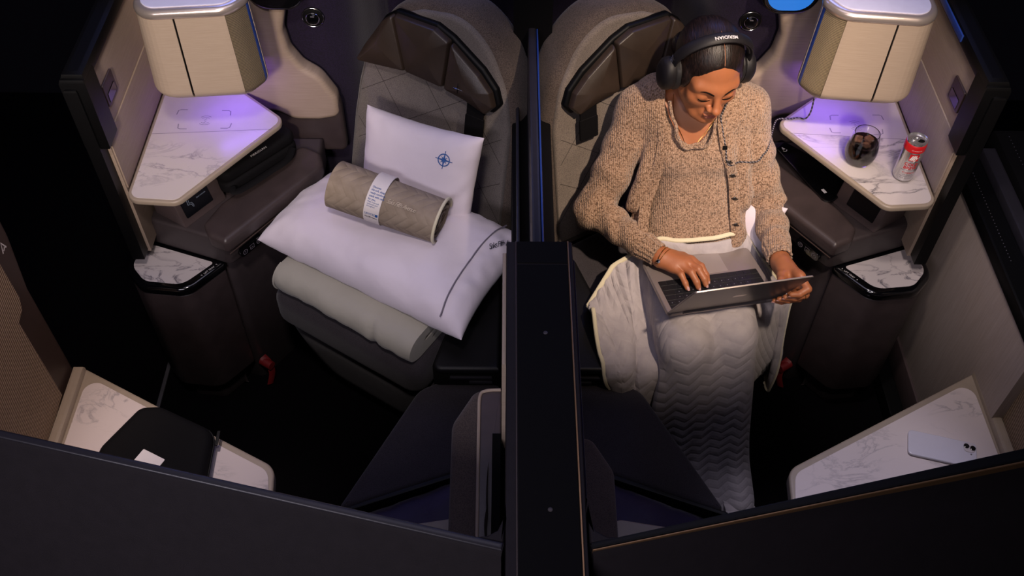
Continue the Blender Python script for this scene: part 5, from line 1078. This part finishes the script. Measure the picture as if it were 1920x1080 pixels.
# ================================================================ laptop
def laptop():
    t = thing('laptop', 'open grey aluminium laptop resting on the blanket over her lap', 'laptop', tuple(lap(0.15, 0.1, -0.012)))
    alu = plain('grey_aluminium', '#9a908d', 0.38, 0.55, var=0.015); alu2 = plain('grey_aluminium_lid', '#7e7674', 0.36, 0.6, var=0.015); key = plain('black_keycap', '#101013', 0.5, var=0.0); well = plain('keyboard_well', '#1c1b1e', 0.6); leg = plain('key_legend', '#6a6a72', 0.6, var=0)
    flipz = np.linalg.det(np.stack([LX, LY, LN])) < 0
    fx = (lambda VF: (VF[0], [tuple(reversed(f)) for f in VF[1]])) if flipz else (lambda VF: VF)
    lf = lambda V: lap(V[:, :1], V[:, 1:2], V[:, 2:3])
    b = mk('base', fx(prism(rect(0, 0.304, 0, 0.212, 0.012, 6), -0.013, 0.0, 0.003, 3, lf)), alu, t)
    mk('trackpad', fx(prism(rect(0.090, 0.214, 0.006, 0.084, 0.004, 4), -0.001, 0.0006, 0.0003, 1, lf)), plain('trackpad_grey', '#a39997', 0.32, 0.4, var=0.01), b)
    kb = mk('keyboard_bed', fx(prism(rect(0.014, 0.290, 0.090, 0.198, 0.003, 3), -0.001, 0.0003, 0.0001, 1, lf)), well, b)
    rows = [('row', 0.0915, 0.0175, [1, 1, 1, 1.25, 5.3, 1.25, 1, 1, 1]), ('row', 0.1105, 0.0175, [2.35]+[1]*10+[2.35]), ('row', 0.1295, 0.0175, [1.8]+[1]*11+[1.9]), ('row', 0.1485, 0.0175, [1.5]+[1]*13), ('row', 0.1675, 0.0175, [1]*13+[1.5]), ('row', 0.1865, 0.0095, [1.05]*14)]
    cache = {}
    for _, y, h, ws in rows:
        tot = sum(ws); gx = 0.0022; unit = (0.274-gx*(len(ws)-1))/tot; x = 0.015
        for w_ in ws:
            kw = w_*unit; kid = (round(kw, 4), h)
            if kid not in cache:
                V, F = fx(prism(rect(0, kw, 0, h, 0.0012, 2), 0.0003, 0.0013, 0.0003, 1)); me = bpy.data.meshes.new('key'); me.from_pydata((V[:, :1]*LX+V[:, 1:2]*LY+V[:, 2:3]*LN).tolist(), [], F); me.materials.append(key); cache[kid] = me
            o = bpy.data.objects.new('key', cache[kid]); COL.objects.link(o); o.parent = kb; o.location = lap(x, y, 0)-np.array(t.location)
            x += kw+gx
    # tiny legends: one small pale dash per key, joined
    L = []
    for _, y, h, ws in rows[1:5]:
        tot = sum(ws); unit = (0.274-0.0022*(len(ws)-1))/tot; x = 0.015
        for w_ in ws:
            if w_ == 1: L.append(fx(prism(rect(x+unit*0.44, x+unit*0.57, y+h*0.42, y+h*0.58), 0.0013, 0.0014, 0, 1, lf)))
            x += w_*unit+0.0022
    o = mk('key_legends', join(*L), leg, kb); o['kind'] = 'stuff'
    c = lambda V: LHR+V[:, :1]*LX+V[:, 1:2]*LL+V[:, 2:3]*LB
    f2 = (lambda VF: VF) if np.linalg.det(np.stack([LX, LL, LB])) > 0 else (lambda VF: (VF[0], [tuple(reversed(f)) for f in VF[1]]))
    ld = mk('lid', f2(prism(rect(-0.304, 0, -0.004, 0.212, 0.010, 6), -0.0045, 0.0, 0.0012, 2, c)), alu2, t)
    mk('edge', f2(prism(rect(-0.298, -0.006, 0.2105, 0.2127, 0.0005), -0.0042, -0.0004, 0.0004, 1, c)), M['silver'], ld)
    mk('display', f2(prism(rect(-0.300, -0.004, 0.010, 0.208, 0.006), -0.0052, -0.0044, 0.0002, 1, c)), emit('laptop_display', '#cfd3e0', 0.55), ld)
    mk('badge', f2(prism(rect(-0.170, -0.134, 0.098, 0.118, 0.009, 6), -0.0005, 0.0004, 0.0001, 1, c)), M['silver'], ld)
    mk('hinge', tube([lap(0.04, 0.2125, -0.002), lap(0.264, 0.2125, -0.002)], 0.0045, 10), alu2, t)
laptop()
# ================================================================ clothes
def knit(name, c0, c1, c2, rib=False):
    t = NT(name, 0.92, 0, 0.15)
    vo = t.n('ShaderNodeTexVoronoi'); vo.inputs['Scale'].default_value = 340; t.l(t.coord((1.3, 1.3, 0.75)), vo.inputs['Vector'])
    nz = t.noise(t.coord(), 210, 2); n2 = t.noise(t.coord(), 12, 2)
    r = t.ramp(nz.outputs['Fac'], [(0.34, lin(c2)), (0.47, lin(c1)), (0.62, lin(c0))])
    r2 = t.ramp(vo.outputs['Distance'], [(0.25, (1, 1, 1, 1)), (0.9, (0.45, 0.39, 0.35, 1))])
    mx = t.n('ShaderNodeMix', data_type='RGBA', blend_type='MULTIPLY'); mx.inputs[0].default_value = 0.85; t.l(r.outputs['Color'], mx.inputs[6]); t.l(r2.outputs['Color'], mx.inputs[7]); t.color(mx.outputs[2])
    wv = t.n('ShaderNodeTexWave', wave_type='BANDS', bands_direction='X'); wv.inputs['Scale'].default_value = 62; wv.inputs['Distortion'].default_value = 1.2; wv.inputs['Detail'].default_value = 1; wv.inputs['Detail Scale'].default_value = 8; t.l(t.coord(rot=(0, 0.12, 0.15)), wv.inputs['Vector'])
    iv = t.n('ShaderNodeMath', operation='MULTIPLY_ADD'); t.l(vo.outputs['Distance'], iv.inputs[0]); iv.inputs[1].default_value = -0.8; t.l(nz.outputs['Fac'], iv.inputs[2])
    i2 = t.n('ShaderNodeMath', operation='MULTIPLY_ADD'); t.l(wv.outputs['Fac'], i2.inputs[0]); i2.inputs[1].default_value = 0.6; t.l(iv.outputs[0], i2.inputs[2]); t.bump(i2.outputs[0], 0.8, 0.0028)
    t.b.inputs['Sheen Weight'].default_value = 0.25; return t.m
M['knit'] = knit('beige_knit', '#b89a82', '#a4856c', '#6b5341'); M['knit2'] = knit('beige_knit_top', '#bd9f88', '#aa8c75', '#77614f')
from mathutils.bvhtree import BVHTree
def bvh_of(o):
    me = o.data; org = np.array(_top(o).location); return BVHTree.FromPolygons([tuple(np.array(v.co)+org) for v in me.vertices], [tuple(p.vertices) for p in me.polygons])
def normals(V, F):
    n = np.cross(V[F[:, 2]]-V[F[:, 0]], V[F[:, 3]]-V[F[:, 1]]); N = np.zeros_like(V)
    for i in range(4): np.add.at(N, F[:, i], n)
    return N/np.maximum(np.linalg.norm(N, axis=1), 1e-12)[:, None]
XR = lambda z: np.interp(z, [0.55, 0.64, 0.77, 0.88, 0.955], [0.285, 0.298, 0.341, 0.357, 0.340])
XL = lambda z: np.interp(z, [0.55, 0.63, 0.77, 0.86, 0.92, 0.955], [0.552, 0.543, 0.523, 0.488, 0.474, 0.478])
ZN = lambda x: np.interp(x, [0.325, 0.343, 0.363, 0.385, 0.408, 0.435, 0.454, 0.472, 0.49], [1.05, 0.945, 0.905, 0.873, 0.860, 0.866, 0.885, 0.92, 1.05])
def clothes():
    f = Field((0.24, 1.78, 0.46), (0.64, 2.17, 0.99), 0.0036); add_torso(f, 0.008)
    P = f.pts(); d = f.d.ravel(); d = np.maximum(d, -(d+0.007))
    d = np.maximum(d, np.where(P[:, 1] < 2.07, (P[:, 2]-ZN(P[:, 0]))*0.6, P[:, 2]-0.955)); f.d = np.maximum(d, 0.48-P[:, 2]).reshape(f.d.shape).astype(np.float32)
    V, F = f.mesh(); V = relax(V, F, 3); N = normals(V, F); V += N*(0.0022*noi(V*[1, 1, 2.4], 17, 3.0))[:, None]
    top = mesh_arr('knit_top', V, F, M['knit2'], WOMAN)
    bv = bvh_of(top)
    hm = []                                  # rolled neckline
    for x in np.concatenate([np.linspace(0.338, 0.408, 16), np.linspace(0.412, 0.478, 14)]):
        z = float(ZN(x)); h = bv.find_nearest(Vector((x, 1.90, z-0.002)))[0]; hm.append((h.x, h.y, z))
    mk('neckline', tube(spline(np.array(hm)[::2], 4), 0.0042, 8), M['knit2'], top)
    # cardigan
    f = Field((0.07, 1.68, 0.53), (0.75, 2.20, 1.0), 0.0038); add_torso(f, 0.018)
    for sh, el, wr, sg in (('rs', 're', 'rw', -1), ('ls', 'le', 'lw', 1)):
        f.cone(J[sh]+[0, 0, 0.0], J[el], 0.059, 0.050, 0.014); f.cone(J[el], J[el]*0.12+J[wr]*0.88, 0.050, 0.034, 0.022)
        f.cone(J[sh]+[-sg*0.06, 0.0, 0.022], J[sh]+[sg*0.005, 0, 0.0], 0.053, 0.056, 0.04)
    f.cone((0.328, 1.995, 0.90), (0.282, 1.895, 0.690), 0.016, 0.022, 0.010); f.cone((0.338, 1.982, 0.89), (0.300, 1.882, 0.640), 0.015, 0.026, 0.010)
    f.cone((0.545, 2.000, 0.885), (0.575, 1.915, 0.69), 0.024, 0.026, 0.012); f.cone((0.510, 1.975, 0.85), (0.553, 1.880, 0.640), 0.013, 0.020, 0.010)
    P = f.pts(); d = f.d.ravel()
    # soft creases where the sleeves bend
    d = np.maximum(d, -(d+0.010))
    nk = np.linalg.norm((P[:, :2]-[0.425, 2.045])/[1.0, 0.95], axis=1); d = np.maximum(d, np.where(P[:, 2] > 0.90, 0.066+0.25*np.clip(0.99-P[:, 2], 0, 0.2)*0-nk, -1))
    op = np.minimum(P[:, 0]-XR(P[:, 2]), XL(P[:, 2])-P[:, 0]); d = np.maximum(d, np.where(P[:, 1] < 2.035, op, -1))
    for wr, el in (('rw', 're'), ('lw', 'le')): a = (J[wr]-J[el])/np.linalg.norm(J[wr]-J[el]); q = (P-J[wr])@a; near = np.linalg.norm(P-J[wr], axis=1) < 0.09; d = np.where(near, np.maximum(d, q+0.028), d)
    f.d = np.maximum(d, 0.575-P[:, 2]).reshape(f.d.shape).astype(np.float32)
    V, F = f.mesh(); V = relax(V, F, 2); N = normals(V, F)
    wv = 0.0045*noi(V*[1, 1, 0.7], 13, 1.0)+0.002*noi(V, 34, 5.0)
    for el, sh, wr in (('re', 'rs', 'rw'), ('le', 'ls', 'lw')):
        a = (J[wr]-J[el])/np.linalg.norm(J[wr]-J[el]); q = (V-J[el])@a; rad = np.linalg.norm(V-J[el]-q[:, None]*a, axis=1); m_ = np.exp(-((rad-0.05)/0.035)**2)*np.exp(-((q-0.07)/0.09)**2)
        wv += m_*0.0045*np.sin(q*95+5*noi(V, 9, 2.2))
        b = (J[el]-J[sh])/np.linalg.norm(J[el]-J[sh]); q = (V-J[sh])@b; rad = np.linalg.norm(V-J[sh]-q[:, None]*b, axis=1); wv += np.exp(-((rad-0.055)/0.03)**2)*np.exp(-((q-0.19)/0.09)**2)*0.004*np.sin(q*75+6*noi(V, 8, 4.1))
    V += N*wv[:, None]
    cg = mesh_arr('cardigan', V, F, M['knit'], WOMAN); bc = bvh_of(cg)
    for side, X, z0, z1 in ((-1, XR, 0.60, 0.92), (1, XL, 0.60, 0.92)):
        pts = []
        for z in np.linspace(z1, z0, 22):
            x = float(X(z))+side*0.014; h = bc.ray_cast(Vector((x, 1.5, z)), Vector((0, 1, 0)))[0]
            if h is not None: pts.append((x, h.y+0.001, z))
        pts = np.array(pts)
        for _ in range(2): pts[1:-1] = (pts[:-2]+pts[1:-1]*2+pts[2:])/4
        mk('button_band', tube(pts, 0.0045, 10, flat=3.4, up=(1, 0.25*side, 0)), M['knit'], cg)
        if side > 0:
            for z in (0.835, 0.778, 0.715, 0.660):
                i = int(np.argmin(abs(pts[:, 2]-z))); p = pts[i]+[0, -0.006, 0]; mk('button', join(lathe([(0.0055, 0), (0.006, 0.0012), (0.004, 0.0026), (0.0005, 0.0022)], 16, ax=frame(p, (1, 0, 0), (0, 0.2, 1), (0, -1, 0.2))), tube([p+[-0.009, -0.002, 0.002], p+[0.009, -0.002, -0.001]], 0.0017, 6)), plain('dark_horn', '#1c1512', 0.4), cg)
    for wr, el, r1 in (('rw', 're', 0.0315), ('lw', 'le', 0.0325)):
        a = (J[wr]-J[el])/np.linalg.norm(J[wr]-J[el]); fr = frame(J[wr]-a*0.062, np.cross(a, (0, 0, 1)), np.cross(a, np.cross(a, (0, 0, 1))), a); Vc = []; n_ = 96; prof = [(0.0375, 0.0), (r1+0.006, 0.012), (r1+0.002, 0.028), (r1, 0.045), (r1+0.001, 0.052), (r1-0.002, 0.055), (r1-0.006, 0.050), (r1-0.008, 0.02)]
        for r, z in prof:
            for k in range(n_): th = 2*math.pi*k/n_; rr = r*(1+0.045*math.cos(16*th)+0.03*math.sin(3*th+wr.count('l'))); Vc.append((rr*math.cos(th), rr*math.sin(th), z))
        Fc = [(i*n_+k, i*n_+(k+1) % n_, (i+1)*n_+(k+1) % n_, (i+1)*n_+k) for i in range(len(prof)-1) for k in range(n_)]; mk('cuff', (fr(np.array(Vc)), Fc), M['knit'], cg)
    # jewellery
    gold = plain('gold_chain', '#c79a52', 0.25, 1.0, var=0.02)
    bs = bvh_of(WBODY); ch = []
    for q in ((0.362, 2.03, 0.965), (0.363, 2.00, 0.935), (0.373, 1.98, 0.905), (0.392, 1.96, 0.875), (0.402, 1.95, 0.845), (0.408, 1.94, 0.826), (0.418, 1.945, 0.845), (0.438, 1.96, 0.872), (0.462, 1.975, 0.905), (0.478, 2.0, 0.935)):
        hs = [b.find_nearest(Vector(q)) for b in (bs, bv)]; h = min(hs, key=lambda r: r[3]) if q[2] > 0.86 else hs[1]; ch.append(np.array(h[0])+np.array(h[1])*0.0012*(1 if Vector(q-np.array(h[0])).dot(h[1]) >= 0 else -1))
    nl = mk('necklace', tube(spline(ch, 5), 0.0008, 5), gold, WOMAN); mk('pendant', tube([ch[5]+[0, -0.003, 0.001], ch[5]+[0.0005, -0.004, -0.009]], 0.0018, 6), gold, nl)
    a = (J['rw']-J['re'])/np.linalg.norm(J['rw']-J['re']); fr = frame(J['rw']+a*0.004, np.cross(a, (0, 0, 1)), np.cross(a, np.cross(a, (0, 0, 1))), a)
    br = mk('bracelet', join(tube(fr(np.array([(0.0300*math.cos(x), 0.0300*math.sin(x), 0.004*math.cos(x)) for x in np.arange(36)*math.pi/18])), 0.0013, 6, True), tube(fr(np.array([(0.0302*math.cos(x), 0.0302*math.sin(x), 0.007+0.003*math.cos(x+1)) for x in np.arange(36)*math.pi/18])), 0.0010, 6, True)), gold, WOMAN)
    pc = J['rw']+a*0.004+np.array([-0.014, -0.026, 0.014]); mk('crystal_clasp', lathe([(0.001, -0.005), (0.0055, -0.003), (0.0065, 0.0), (0.0045, 0.004), (0.001, 0.005)], 10, tuple(pc)), M['chrome'], br)
    a1, b1 = LH['fing'][1][0], LH['fing'][1][1]; tt = (b1-a1)/np.linalg.norm(b1-a1); fr = frame(a1*0.85+b1*0.15, np.cross(tt, (0, 0, 1)), np.cross(tt, np.cross(tt, (0, 0, 1))), tt); mk('finger_ring', tube(fr(np.array([(0.0104*math.cos(x), 0.0104*math.sin(x), 0) for x in np.arange(24)*math.pi/12])), 0.0011, 6, True), gold, WOMAN)
    return cg, bc
CARDI, BCARD = clothes()
# ================================================================ headphones and their cord
def headphones():
    t = thing('headphones', 'black over-ear headphones worn by the woman', 'headphones', tuple(HC))
    blk = plain('soft_black_plastic', '#131114', 0.55, bump=0.1, spec=0.35); pad = plain('black_ear_pad', '#131214', 0.6, bump=0.2, bscale=300)
    arc = spline([(-0.098, -0.003, 0.018), (-0.0945, 0.002, 0.055), (-0.076, 0.010, 0.092), (-0.042, 0.016, 0.1185), (0, 0.018, 0.1270), (0.042, 0.016, 0.1185), (0.076, 0.010, 0.092), (0.0945, 0.002, 0.055), (0.098, -0.003, 0.018)], 8)
    W_ = np.array([hw(p) for p in arc]); hb = mk('headband', tube(W_, 0.0058, 14, flat=2.5, up=tuple(HM[1])), blk, t)
    in_ = np.array([hw(p*np.array([0.94, 1, 1])-np.array([0, 0, 0.0055])) for p in arc[10:-10]]); mk('headband_cushion', tube(in_, 0.0045, 10, flat=2.4, up=tuple(HM[1])), pad, t)
    for sg in (-1, 1):
        ax_ = lambda V: np.array([hw((sg*(0.083+q[2]), -0.004+q[0]*0.80, -0.012+q[1])) for q in V])
        cup = mk('ear_cup', lathe([(0.030, 0.006), (0.0435, 0.009), (0.0465, 0.018), (0.044, 0.030), (0.036, 0.0365), (0.022, 0.039), (0.0, 0.0395)], 40, ax=ax_), blk, t)
        mk('ear_pad', lathe([(0.020, -0.012), (0.036, -0.013), (0.0455, -0.006), (0.0465, 0.002), (0.042, 0.008), (0.03, 0.009)], 40, ax=ax_), pad, cup)
        mk('slider', tube(np.array([hw((sg*0.1005, -0.003, z)) for z in (-0.005, 0.02, 0.045)]), 0.0045, 10, flat=2.2, up=tuple(HM[1])), blk, cup)
    # lettering on top of the band, tops towards the forehead
    VF = text('MERIDIAN', 0.0122, bold=0.00035, space=1.05)
    def ontop_(V):
        out = []
        for q in V:
            x = -q[0]; i = int(np.argmin(abs(arc[:, 0]-x)+100*(arc[:, 2] < 0.05))); z = np.interp(x, arc[8:-8, 0], arc[8:-8, 2]); y0 = np.interp(x, arc[8:-8, 0], arc[8:-8, 1]); yy = 0.0035+q[1]
            out.append(hw((x, y0+yy, z+0.0058*math.sqrt(max(0, 1-(yy/0.0150)**2))+0.0006)))
        return np.array(out)
    mk('lettering', mapped(VF, ontop_), M['inkwhite'], hb, smooth=False)
    fr = lambda V: np.array([hw((-0.1065, 0.0005+q[0], 0.040+q[1])) for q in V]); mk('side_logo', mapped(join(stroke([(-.005, -.0055), (.005, -.0055), (.005, .0055), (-.005, .0055)], .0012, True), stroke([(-.003, -.003), (0, .003), (.003, -.001)], .0014)), fr), M['inkwhite'], hb, smooth=False)
    # braided cord
    path = [hw((0.078, 0.030, -0.052)), (0.486, 1.985, 0.945), (0.483, 1.967, 0.930), (0.492, 1.957, 0.895), (0.502, 1.952, 0.862), (0.507, 1.945, 0.835), (0.520, 1.945, 0.818), (0.545, 1.945, 0.812), (0.575, 1.950, 0.809), (0.600, 1.962, 0.806), (0.610, 1.972, 0.820), (0.624, 2.00, 0.832)]
    out = []
    for k, q in enumerate(path):
        q = np.array(q)
        if 0 < k < 12:
            h = BCARD.ray_cast(Vector((q[0], 1.5, q[2])), Vector((0, 1, 0)))[0]
            if h is not None and abs(h.y-q[1]) < 0.12: q[1] = h.y-0.0035
        out.append(q)
    out += [np.array(q) for q in ((0.652, 2.052, 0.846), (0.668, 2.072, 0.846), (0.700, 2.082, 0.838), (0.722, 2.088, 0.8375), (0.742, 2.082, 0.840), (0.744, 2.065, 0.88), (0.735, 2.05, 0.95), (0.732, 2.045, 0.992))]
    P = spline(out, 10); cd = thing('audio_cord', 'thin black and grey braided cord looping from the headphones to the right cabinet', 'cord', tuple(P[0]))
    bm_ = NT('braided_cord', 0.7); wv = bm_.n('ShaderNodeTexWave', wave_type='BANDS', bands_direction='DIAGONAL'); wv.inputs['Scale'].default_value = 60; bm_.l(bm_.coord(), wv.inputs['Vector']); r = bm_.ramp(wv.outputs['Fac'], [(0.5, lin('#121013')), (0.78, lin('#7c767c'))]); bm_.color(r.outputs['Color'])
    mk('cable', tube(P, 0.0021, 8), bm_.m, cd)
    c0 = out[4]; mk('clip', join(prism(rect(-0.006, 0.006, -0.0045, 0.0045, 0.002), -0.003, 0.004, 0.001, 2, lambda V: c0+np.c_[V[:, 0]-0.003, -V[:, 2]-0.001, V[:, 1]+0.004])), M['black'], cd)
headphones()
# ================================================================ pillow behind her, and the blanket over her lap
pt = pillow_mesh(0.27, 0.24, 0.10, 30, 26, seed=11.0, wr=0.004)
pfm = frame((0.560, 1.935, 0.565), (0.80, -0.50, 0.0), (0.15, 0.35, 0.92))
o = mk('back_pillow', mapped(pt, pfm), M['pillow']); tag(o, 'white pillow tucked behind the woman beside her left elbow', 'pillow')
def blanket():
    NU, NV = 72, 104
    uu = np.linspace(-0.50, 0.27, NU); vv = np.linspace(0, 1, NV)
    ln = np.interp(uu, [-0.50, -0.30, -0.17, -0.11, 0.02, 0.150, 0.165, 0.185, 0.27], [0.78, 0.82, 0.84, 1.10, 1.36, 1.36, 0.95, 0.28, 0.20])
    uq = np.cumsum(np.r_[0, np.diff(uu)*np.interp(uu[1:], [-0.5, -0.42, -0.20, -0.10, 0.0, 0.27], [1.25, 1.45, 1.45, 1.30, 1.10, 1.08])]); uq -= np.interp(0, uu, uq)
    Q = np.stack([np.repeat(uq[:, None], NV, 1), vv[None]*ln[:, None]*1.03], 2).reshape(-1, 2)
    U = np.array([0.92, 0.39, 0]); Vd = np.array([0.16, -0.987, 0])
    hem_u = np.array([-0.50, -0.30, -0.11, 0.0, 0.10, 0.15, 0.27]); hem_p = np.array([(0.155, 1.680, 0.525), (0.225, 1.785, 0.57), (0.348, 1.830, 0.630), (0.440, 1.850, 0.632), (0.530, 1.868, 0.640), (0.575, 1.880, 0.63), (0.640, 1.83, 0.55)])
    hem = np.stack([np.interp(uu, hem_u, hem_p[:, k]) for k in range(3)], 1)
    tb = bvh_of([o for o in WOMAN.children if o.name == 'knit_top'][0])
    for i in range(NU):
        if -0.16 < uu[i] < 0.16:
            h = tb.ray_cast(Vector((hem[i, 0], 1.4, hem[i, 2])), Vector((0, 1, 0)))[0]
            if h is not None: hem[i, 1] = min(hem[i, 1], h.y-0.010)
    P = np.zeros((NU, NV, 3))
    for j in range(NV):
        d = vv[j]*ln; h1 = 0.31; a = np.minimum(d, h1)*0.94; b = np.maximum(d-h1, 0)*0.97
        P[:, j] = hem+Vd*a[:, None]; P[:, j, 2] += 0.035*np.minimum(d/0.05, 1)
        P[:, j] += np.array([0.10, -0.22, -0.97])*b[:, None]
    P = P.reshape(-1, 3); P[:, 2] = np.maximum(P[:, 2], 0.02)
    P += 0.016*np.stack([noi(np.c_[Q, Q[:, 0]*0], 9, 1.0+k) for k in range(3)], 1)
    P[:, 2] += 0.036*np.sin(Q[:, 0]*44+Q[:, 1]*9)*np.clip((-0.05-np.repeat(uu, NV))/0.1, 0, 1)*np.clip(Q[:, 1]/0.08, 0, 1)
    idx = np.arange(NU*NV).reshape(NU, NV); groups = []
    def addc(a, b, st):
        a, b = a.ravel(), b.ravel(); L0 = np.linalg.norm(Q[a]-Q[b], axis=1)*1.0; groups.append((a, b, L0, st))
    for p in (0, 1): addc(idx[p:-1:2], idx[p+1::2][:idx[p:-1:2].shape[0]], 1.0); addc(idx[:, p:-1:2], idx[:, p+1::2][:, :idx[:, p:-1:2].shape[1]], 1.0)
    for p in (0, 1):
        addc(idx[p:-1:2, :-1], idx[p+1::2, 1:][:idx[p:-1:2].shape[0]], 0.35); addc(idx[p:-1:2, 1:], idx[p+1::2, :-1][:idx[p:-1:2].shape[0]], 0.35)
    for p in (0, 1, 2, 3):
        n_ = idx[p:-2:4].shape[0]; addc(idx[p:-2:4], idx[p+2::4][:n_], 0.09); n_ = idx[:, p:-2:4].shape[1]; addc(idx[:, p:-2:4], idx[:, p+2::4][:, :n_], 0.09)
    pin = np.zeros((NU, NV), bool); pin[:, 0] = True; pin[0, :8] = True; pin = pin.ravel(); P0 = P.copy(); P0[idx[:, 0]] = hem; P[pin] = P0[pin]; im = np.where(pin, 0.0, 1.0)
    T = 0.012; caps = [(J['rh'], J['rk'], 0.074, 0.060), (J['lh'], J['lk'], 0.074, 0.060), (J['rk'], J['ra'], 0.059, 0.038), (J['lk'], J['la'], 0.055, 0.038), (J['ra'], J['ra']+[0.02, -0.10, -0.05], 0.045, 0.035), (J['la'], J['la']+[0.02, -0.10, -0.05], 0.045, 0.035), (torso[4][1], torso[4][2], 0.105, 0.105), (torso[3][1], torso[3][2], 0.10, 0.10)]
    boxes = [(SC[:2]+SF[:2]*-0.25, SL[:2], 0.265, 0.25, 0.474), (np.array([0.165, 1.62]), np.array([1.0, 0]), 0.095, 0.13, 0.503), (np.array([0.21, 1.33]), np.array([0.93, -0.37]), 0.135, 0.13, 0.424), (np.array([0.14, 1.43]), np.array([1.0, 0]), 0.06, 0.09, 0.424), (np.array([0.0, 1.0]), np.array([1.0, 0]), 0.078, 0.36, 1.15)]
    def collide(P, Pv):
        hit = np.zeros(len(P), bool)
        for a, b, ra, rb in caps:
            a, b = np.array(a), np.array(b); ab = b-a; t = np.clip(((P-a)@ab)/(ab@ab), 0, 1); q = P-a-t[:, None]*ab; r = np.linalg.norm(q, axis=1); R_ = ra+(rb-ra)*t+T; m = r < R_; P[m] += q[m]/np.maximum(r[m], 1e-6)[:, None]*(R_[m]-r[m])[:, None]; hit |= m
        for c, x, hx, hy, zt in boxes:
            y = np.array([-x[1], x[0]]); q = P[:, :2]-c; a = q@x; b = q@y; pa, pb, pz = hx+T-abs(a), hy+T-abs(b), zt+T-P[:, 2]; m = (pa > 0) & (pb > 0) & (pz > 0); w_ = np.minimum(np.minimum(pa, pb), pz)
            k = m & (pz <= w_+1e-9); P[k, 2] = zt+T; k = m & ~k & (pa <= pb); P[k, :2] += (np.sign(a[k])*pa[k])[:, None]*x; k2 = m & (pz > w_+1e-9) & (pa > pb); P[k2, :2] += (np.sign(b[k2])*pb[k2])[:, None]*y; hit |= m
        m = P[:, 2] < 0.008; P[m, 2] = 0.008; hit |= m
        q = P-LFL; lx, ly, lz = q@LX, q@LY, q@LN; m = (lx > -0.005) & (lx < 0.309) & (ly > -0.005) & (ly < 0.217) & (lz > -0.021); P[m] += (LN*(-0.021-lz[m])[:, None]); hit |= m
        P[hit] = P[hit]*0.45+0.55*np.where(True, P[hit]-(P[hit]-Pv[hit])*0.6, 0)
        return P
    vel = np.zeros_like(P); dt = 1/50
    for it in range(110):
        vel[:, 2] -= 9.8*dt; vel *= 0.965; Pv = P.copy(); P = P+vel*dt*im[:, None]
        for k in range(9):
            for a, b, L0, st in groups:
                dlt = P[b]-P[a]; r = np.linalg.norm(dlt, axis=1)+1e-9; w_ = im[a]+im[b]; c = dlt*(st*(r-L0)/r/np.maximum(w_, 1e-6))[:, None]; P[a] += c*im[a][:, None]; P[b] -= c*im[b][:, None]
            if k % 3 == 2: P = collide(P, Pv); P[pin] = P0[pin]
        vel = (P-Pv)/dt
    G = P.reshape(NU, NV, 3)
    t = thing('lap_blanket', "pale grey quilted blanket with cream hem draped over the woman's lap and legs", 'blanket', (0.45, 1.6, 0.0))
    F = [(idx[i, j], idx[i+1, j], idx[i+1, j+1], idx[i, j+1]) for i in range(NU-1) for j in range(NV-1)]
    qm = NT('grey_quilted_cotton', 0.88, 0, 0.2); sp = qm.n('ShaderNodeSeparateXYZ'); qm.l(qm.tc.outputs['UV'], sp.inputs[0])
    pp = qm.n('ShaderNodeMath', operation='PINGPONG'); qm.l(sp.outputs[0], pp.inputs[0]); pp.inputs[1].default_value = 0.026
    ad = qm.n('ShaderNodeMath', operation='MULTIPLY_ADD'); qm.l(pp.outputs[0], ad.inputs[0]); ad.inputs[1].default_value = 0.55; qm.l(sp.outputs[1], ad.inputs[2])
    p2 = qm.n('ShaderNodeMath', operation='PINGPONG'); qm.l(ad.outputs[0], p2.inputs[0]); p2.inputs[1].default_value = 0.0115
    r = qm.ramp(p2.outputs[0], [(0.0, (0, 0, 0, 1)), (0.004, (0.6, 0.6, 0.6, 1)), (0.0115, (1, 1, 1, 1))])
    nz = qm.noise(qm.coord(), 26, 5, 0.4); c = qm.ramp(nz.outputs['Fac'], [(0.3, lin('#a39ca0')), (0.7, lin('#b5adae'))]); qm.color(c.outputs['Color'])
    mm = qm.n('ShaderNodeMath', operation='MULTIPLY_ADD'); qm.l(nz.outputs['Fac'], mm.inputs[0]); mm.inputs[1].default_value = 2.0; qm.l(r.outputs['Color'], mm.inputs[2]); qm.bump(mm.outputs[0], 0.36, 0.005); qm.b.inputs['Sheen Weight'].default_value = 0.2
    o = mk('blanket', (P, F), qm.m, t, uv=Q)
    sm = o.modifiers.new('smooth', 'SMOOTH'); sm.factor = 0.5; sm.iterations = 2
    sd = o.modifiers.new('thickness', 'SOLIDIFY'); sd.thickness = 0.007; sd.offset = 0.0
    ss = o.modifiers.new('subdivide', 'SUBSURF'); ss.levels = 1; ss.render_levels = 1
    mk('waist_hem', tube(spline(G[::2, 0], 3), 0.0065, 8, flat=0.7), M['cream'], t)
    mk('side_hem', tube(spline(G[-1, ::2], 3), 0.0055, 8, flat=0.7), M['cream'], t); mk('side_hem', tube(spline(G[0, ::2], 3), 0.0055, 8, flat=0.7), M['cream'], t)
blanket()
